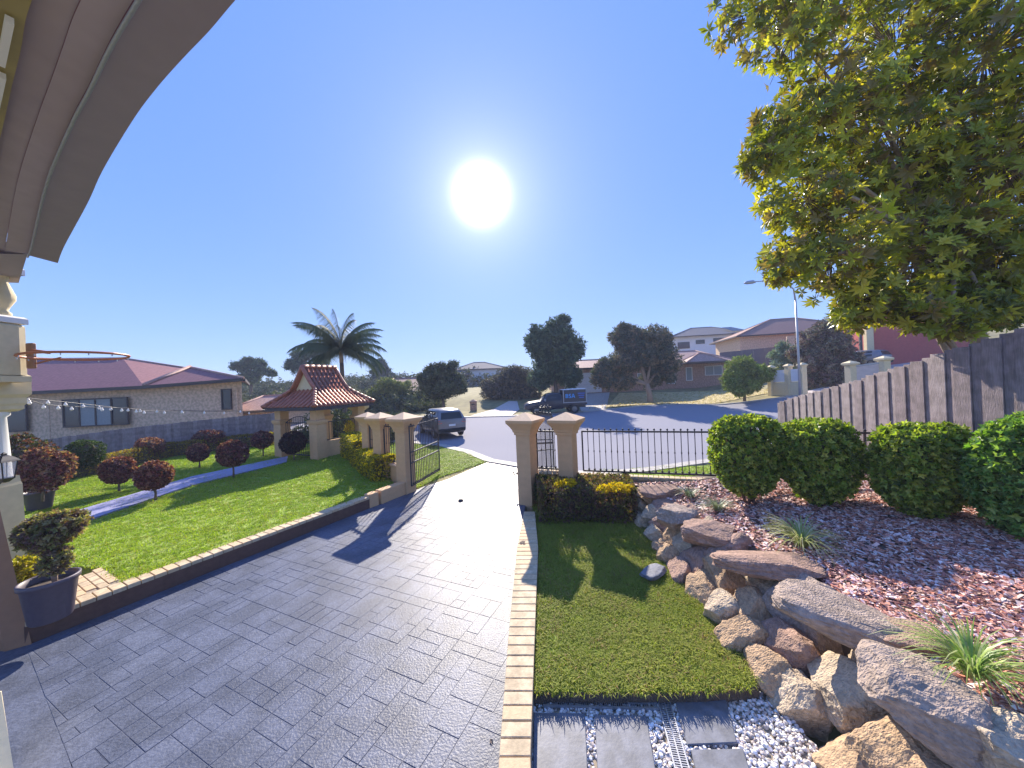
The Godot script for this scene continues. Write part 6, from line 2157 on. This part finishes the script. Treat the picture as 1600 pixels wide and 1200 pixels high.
func flush(root: Node, called: String, m: Material, q: Array, out: Vector3) -> void:
	# a thin panel just proud of the bodywork
	var mb := MB.new()
	var d := out.normalized() * 0.012
	mb.quado(q[0] + d, q[1] + d, q[2] + d, q[3] + d, out)
	var mid: Vector3 = (q[0] + q[1] + q[2] + q[3]) / 4.0
	for i in 4:
		var a: Vector3 = q[i]
		var b: Vector3 = q[(i + 1) % 4]
		mb.quado(a + d, b + d, b - d, a - d, (a + b) / 2.0 - mid)
	obj(called, mb, m, root)


func make_suv(label: String, at: Vector3, turn: float, paint: Material) -> Node3D:
	# forward is -z
	var t := thing("parked_suv", label, "suv", at, turn)
	var st := [[2.22, 0.52, 0.95, 1.05, 0.74, 0.78, 0.74], [2.2, 0.36, 0.98, 1.12, 0.86, 0.88, 0.80], [2.0, 0.30, 1.0, 1.55, 0.89, 0.91, 0.68], [1.75, 0.28, 1.0, 1.68, 0.9, 0.92, 0.66], [0.6, 0.26, 0.99, 1.72, 0.9, 0.92, 0.67], [-0.35, 0.26, 0.98, 1.68, 0.9, 0.92, 0.66], [-1.05, 0.27, 1.0, 1.14, 0.9, 0.92, 0.72], [-1.9, 0.3, 0.9, 0.98, 0.88, 0.88, 0.7], [-2.2, 0.42, 0.72, 0.78, 0.74, 0.74, 0.6]]
	obj("body", body_shell(st), paint, t)
	for x in [-0.82, 0.82]:
		for z in [1.4, -1.36]:
			wheel(t, Vector3(x, 0.34, z), 0.34, 0.22)
		var s := signf(x)
		flush(t, "side_window", M.car_glass, [Vector3(s * 0.9, 1.04, 1.5), Vector3(s * 0.9, 1.04, 0.55), Vector3(s * 0.71, 1.6, 0.55), Vector3(s * 0.71, 1.58, 1.45)], Vector3(s, 0.3, 0))
		flush(t, "side_window", M.car_glass, [Vector3(s * 0.9, 1.04, 0.47), Vector3(s * 0.9, 1.04, -0.75), Vector3(s * 0.72, 1.58, -0.25), Vector3(s * 0.71, 1.6, 0.47)], Vector3(s, 0.3, 0))
		flush(t, "tail_light", M.lamp_red, [Vector3(s * 0.84, 0.88, 2.205), Vector3(s * 0.62, 0.92, 2.215), Vector3(s * 0.62, 1.06, 2.2), Vector3(s * 0.8, 1.1, 2.19)], Vector3(0, 0, 1))
		var mir := MB.new()
		mir.box(Vector3(s * 1.02, 1.08, -0.78), Vector3(0.2, 0.14, 0.1), 0.03)
		obj("mirror", mir, paint, t)
		flush(t, "headlight", M.rim_metal, [Vector3(s * 0.72, 0.66, -2.2), Vector3(s * 0.5, 0.66, -2.21), Vector3(s * 0.5, 0.76, -2.2), Vector3(s * 0.7, 0.78, -2.17)], Vector3(0, 0, -1))
	flush(t, "rear_window", M.car_glass, [Vector3(-0.66, 1.14, 2.19), Vector3(0.66, 1.14, 2.19), Vector3(0.58, 1.52, 2.02), Vector3(-0.58, 1.52, 2.02)], Vector3(0, 0.4, 1))
	flush(t, "windscreen", M.car_glass, [Vector3(-0.72, 1.12, -1.05), Vector3(0.72, 1.12, -1.05), Vector3(0.6, 1.62, -0.42), Vector3(-0.6, 1.62, -0.42)], Vector3(0, 0.8, -1))
	flush(t, "number_plate", M.house_white, [Vector3(-0.2, 0.72, 2.235), Vector3(0.2, 0.72, 2.235), Vector3(0.2, 0.83, 2.235), Vector3(-0.2, 0.83, 2.235)], Vector3(0, 0, 1))
	var bump := MB.new()
	bump.box(Vector3(0, 0.48, 2.2), Vector3(1.66, 0.2, 0.16), 0.04)
	obj("rear_bumper", bump, M.tyre, t)
	return t


func vehicles() -> void:
	var suv := make_suv("grey suv parked on the street beyond the open left gate leaf", Vector3(-4.75, ground_h(-4.75, 22.4), -22.4), 0.52, M.car_grey)
	suv.set_meta("category", "suv")
	var second: Node3D = copy(suv, "parked_suv", "dark blue car parked under the red house's carport", Vector3(Vector3(36.22, 4.29, -36.00).x, 3.35, -36.0), 0.3)
	second.set_meta("category", "car")
	# utility truck with a boxed canopy; forward is -z
	var t := thing("parked_ute", "dark ute with lettered canopy box parked across the street", "ute", Vector3(3.72, ground_h(3.6, 30.6), -30.7), PI / 2 + 0.06)
	var st := [[0.55, 0.45, 1.12, 1.2, 0.88, 0.9, 0.8], [0.5, 0.42, 1.12, 1.78, 0.9, 0.92, 0.7], [-0.4, 0.4, 1.12, 1.84, 0.9, 0.92, 0.7], [-0.75, 0.4, 1.12, 1.76, 0.9, 0.92, 0.68], [-1.35, 0.4, 1.12, 1.22, 0.9, 0.92, 0.74], [-2.35, 0.42, 1.02, 1.1, 0.9, 0.9, 0.72], [-2.7, 0.5, 0.85, 0.92, 0.78, 0.78, 0.62]]
	obj("cab", body_shell(st), M.car_dark, t)
	var tray := MB.new()
	tray.box(Vector3(0, 0.82, 1.6), Vector3(1.78, 0.2, 2.15), 0.02)
	tray.box(Vector3(0, 0.6, 1.6), Vector3(1.0, 0.26, 2.1), 0.02)
	obj("tray", tray, M.car_dark, t)
	var box := MB.new()
	box.box(Vector3(0, 1.48, 1.62), Vector3(1.72, 1.1, 1.98), 0.03)
	obj("canopy", box, M.car_dark, t)
	var frame := MB.new()
	for z in [0.62, 2.62]:
		frame.box(Vector3(-0.875, 1.48, z), Vector3(0.05, 1.16, 0.07))
		frame.box(Vector3(0.875, 1.48, z), Vector3(0.05, 1.16, 0.07))
	for x in [-0.875, 0.875]:
		frame.box(Vector3(x, 0.945, 1.62), Vector3(0.05, 0.07, 1.93))
	obj("canopy_frame", frame, M.steel, t)
	var lid := MB.new()
	lid.box(Vector3(0, 2.07, 1.95), Vector3(1.66, 0.08, 1.3), 0.02)
	lid.box(Vector3(0, 2.05, 0.95), Vector3(1.5, 0.06, 0.55), 0.02)
	obj("roof_panel", lid, M.house_white, t)
	var letters := TextMesh.new()
	var font := SystemFont.new()
	font.font_names = PackedStringArray(["Droid Sans"])
	font.font_weight = 700
	letters.font = font
	letters.text = "BSA"
	letters.font_size = 64
	letters.pixel_size = 0.0075
	letters.depth = 0.012
	var sign := obj("lettering", letters, M.sign_cyan, t, Vector3(-0.868, 1.5, 1.2))
	sign.rotation.y = -PI / 2
	var bars := MB.new()
	for i in 3:
		bars.box(Vector3(-0.866, 1.70 - i * 0.18, 2.2), Vector3(0.012, 0.09, 0.62 - i * 0.1))
	obj("blue_print_lines", bars, M.sign_blue, t)
	for x in [-0.82, 0.82]:
		for z in [1.55, -1.75]:
			wheel(t, Vector3(x, 0.38, z), 0.38, 0.25)
		var s := signf(x)
		flush(t, "side_window", M.car_glass, [Vector3(s * 0.91, 1.16, 0.42), Vector3(s * 0.91, 1.16, -1.05), Vector3(s * 0.74, 1.7, -0.62), Vector3(s * 0.74, 1.72, 0.42)], Vector3(s, 0.3, 0))
		flush(t, "headlight", M.rim_metal, [Vector3(s * 0.78, 0.78, -2.66), Vector3(s * 0.5, 0.78, -2.7), Vector3(s * 0.5, 0.9, -2.68), Vector3(s * 0.76, 0.92, -2.6)], Vector3(0, 0, -1))
		var mir := MB.new()
		mir.box(Vector3(s * 1.03, 1.24, -1.0), Vector3(0.22, 0.2, 0.12), 0.03)
		obj("mirror", mir, M.steel, t)
	flush(t, "windscreen", M.car_glass, [Vector3(-0.72, 1.22, -1.33), Vector3(0.72, 1.22, -1.33), Vector3(0.62, 1.7, -0.8), Vector3(-0.62, 1.7, -0.8)], Vector3(0, 0.9, -1))


# ---------------------------------------------------------------- street furniture and small things
func street_things() -> void:
	var base := Vector3(Vector3(20.79, 1.83, -25.00).x, 1.0, -25.0)
	var t := thing("street_lamp", "tall galvanised street lamp with a curved arm over the neighbour's wall", "street lamp", base)
	var top := Vector3(20.75, 8.32, -25.00) - base
	var mb := MB.new(true)
	mb.tube([Vector3(0, -0.3, 0), Vector3(0, 3.5, 0), top], [0.095, 0.075, 0.06], 10)
	mb.tube([top, Vector3(20.65, 9.16, -25.00) - base, Vector3(20.12, 9.69, -25.00) - base, Vector3(19.20, 9.87, -25.00) - base, Vector3(17.90, 9.83, -25.00) - base], [0.06, 0.05, 0.045, 0.04, 0.035], 8)
	obj("pole", mb, M.steel, t)
	var head := MB.new(true)
	var h := Vector3(17.53, 9.80, -25.00) - base
	head.tube([h + Vector3(0.4, 0.0, 0), h + Vector3(0.2, 0.02, 0), h + Vector3(-0.25, -0.02, 0), h + Vector3(-0.45, -0.06, 0)], [0.05, 0.13, 0.12, 0.04], 10)
	obj("lamp_head", head, M.steel, t)
	# cream street walls on the right
	var w := thing("cream_street_wall", "cream rendered wall with white panels left of the neighbour's driveway", "wall")
	var a := Vector3(Vector3(22.51, 1.66, -30.00).x, 1.05, -30.0)
	var b := Vector3(Vector3(23.12, 1.53, -27.50).x, 1.1, -27.5)
	var body := MB.new()
	body.beam(a + Vector3.UP * 0.5, b + Vector3.UP * 0.5, 0.24, 1.6)
	obj("wall_body", body, M.render_cream, w)
	for e in [0.0, 0.58, 1.0]:
		var p := MB.new()
		square(p, [[0.2, -0.5], [0.2, 2.5], [0.27, 2.56], [0.27, 2.64], [0.12, 2.76], [0.0001, 2.8]])
		obj("pier", p, M.render_cream, w, a.lerp(b, e))
	for k in [[0.06, 0.5], [0.66, 0.94]]:
		var p := MB.new()
		p.beam(a.lerp(b, k[0]) + Vector3.UP * 1.82, a.lerp(b, k[1]) + Vector3.UP * 1.82, 0.08, 1.0)
		obj("infill_panel", p, M.house_white, w)
	var w2 := thing("cream_street_wall", "cream piers with pale panel right of the driveway, behind paling fence", "wall")
	a = Vector3(Vector3(23.53, 2.17, -24.00).x, 1.9, -24.0)
	b = Vector3(Vector3(24.78, 2.54, -23.00).x, 2.1, -23.0)
	for e in [0.0, 1.0]:
		var p := MB.new()
		square(p, [[0.22, -1.5], [0.22, 1.55], [0.34, 1.62], [0.34, 1.74], [0.1, 1.86], [0.0001, 1.9]])
		obj("pier", p, M.render_cream, w2, a.lerp(b, e))
	var pn := MB.new()
	pn.beam(a + Vector3.UP * 0.4, b + Vector3.UP * 0.4, 0.1, 2.0)
	obj("infill_panel", pn, M.white_concrete, w2)
	var rl := MB.new()
	rl.beam(a + Vector3.UP * 1.47, b + Vector3.UP * 1.47, 0.14, 0.1)
	obj("top_rail", rl, M.steel, w2)
	# electrical box on the verge behind the bushes
	var e := thing("service_pillar", "small dark service box with two white caps where the paling fence ends", "service box", Vector3(13.72, 1.34, -17.00) + Vector3(0, -0.5, 0))
	var eb := MB.new()
	eb.box(Vector3(0, 0.35, 0), Vector3(0.5, 1.1, 0.4), 0.03)
	obj("box_body", eb, M.colorbond, e)
	for s in [-1.0, 1.0]:
		var c := MB.new(true)
		c.lathe([[0.08, 0.88], [0.09, 0.96], [0.05, 1.02], [0.0001, 1.03]], 10)
		obj("white_cap", c, M.white_paint, e, Vector3(s * 0.13, 0, 0))
	# brick letterbox on the far verge
	var lb := thing("brick_letterbox", "small brick letterbox on the far verge left of the ute", "letterbox", Vector3(Vector3(-4.11, 0.71, -36.00).x, ground_h(-4.0, 36.0), -36.0))
	var bm := MB.new()
	square(bm, [[0.32, -0.3], [0.32, 0.85], [0.38, 0.87], [0.38, 0.95], [0.0001, 1.15]])
	obj("letterbox_body", bm, M.brick_red, lb)
	var sl := MB.new()
	sl.box(Vector3(0, 0.65, 0.325), Vector3(0.34, 0.12, 0.02), 0.004)
	obj("letter_slot", sl, M.fascia_dark, lb)


func small_things() -> void:
	# festoon lights between the porch and the gatehouse
	var t := thing("string_lights", "two sagging strands of clear bulbs strung before the left neighbour's wall", "string lights")
	var strands := [[Vector3(-11.52, 3.53, -8.00), Vector3(-11.76, 3.37, -8.40), Vector3(-12.16, 3.24, -9.40), Vector3(-12.44, 3.09, -10.40), Vector3(-12.45, 2.97, -11.00), Vector3(-12.57, 2.84, -12.20), Vector3(-12.15, 2.67, -13.60), Vector3(-10.73, 2.53, -15.40)], [Vector3(-11.53, 3.44, -8.00), Vector3(-11.94, 3.20, -8.80), Vector3(-12.25, 3.11, -9.60), Vector3(-12.47, 2.96, -11.20), Vector3(-12.38, 2.84, -11.60), Vector3(-12.43, 2.73, -13.00), Vector3(-11.87, 2.59, -14.20), Vector3(-10.74, 2.41, -15.40)]]
	for s in strands:
		var c := MB.new(true)
		c.tube(s, [0.008], 5)
		obj("cable", c, M.iron, t)
		for i in s.size() - 1:
			for e in [0.0, 0.5]:
				if i == 0 and e == 0.0:
					continue
				var p: Vector3 = s[i].lerp(s[i + 1], e)
				var b := MB.new(true)
				b.lathe([[0.0001, -0.115], [0.02, -0.11], [0.036, -0.085], [0.035, -0.06], [0.016, -0.03], [0.016, 0.0]], 9)
				obj("bulb", b, M.white_paint, t, p)
	# drive details
	var stop := thing("gate_stop", "small dark gate stop standing on the pale driveway near the gate", "gate stop", Vector3(-1.57, 0.00, -9.64))
	var m := MB.new(true)
	m.lathe([[0.075, -0.02], [0.07, 0.02], [0.04, 0.055], [0.0001, 0.06]], 12)
	obj("stop_body", m, M.iron, stop)
	var hook := thing("gate_hook", "dark curved iron hook reaching out from the right pillar's foot over the drive", "hook", Vector3(0.34, 0.35, -11.33))
	var hm := MB.new(true)
	var o := Vector3(0.34, 0.35, -11.33)
	hm.tube([Vector3(0.30, 0.72, -10.00) - o, Vector3(0.17, 0.67, -10.10) - o, Vector3(0.04, 0.58, -10.10) - o, Vector3(-0.06, 0.56, -10.10) - o, Vector3(-0.07, 0.64, -10.10) - o], [0.03, 0.028, 0.024, 0.022, 0.02], 7)
	obj("hook_bar", hm, M.iron, hook)
	var leaf := obj("fallen_leaf", leaf_mesh(0.2, 0.13), M.bark, self, Vector3(0.07, 0.07, -6.89))
	tag(leaf, "dark curled fallen leaf beside the right brick edging", "leaf")
	var l2 := obj("fallen_leaf", leaf_mesh(0.07, 0.04), M.bark, self, Vector3(-0.34, 0.01, -3.12))
	l2.rotation.y = 0.6
	tag(l2, "tiny dark leaf on the driveway slabs at the bottom beside the bricks", "leaf")
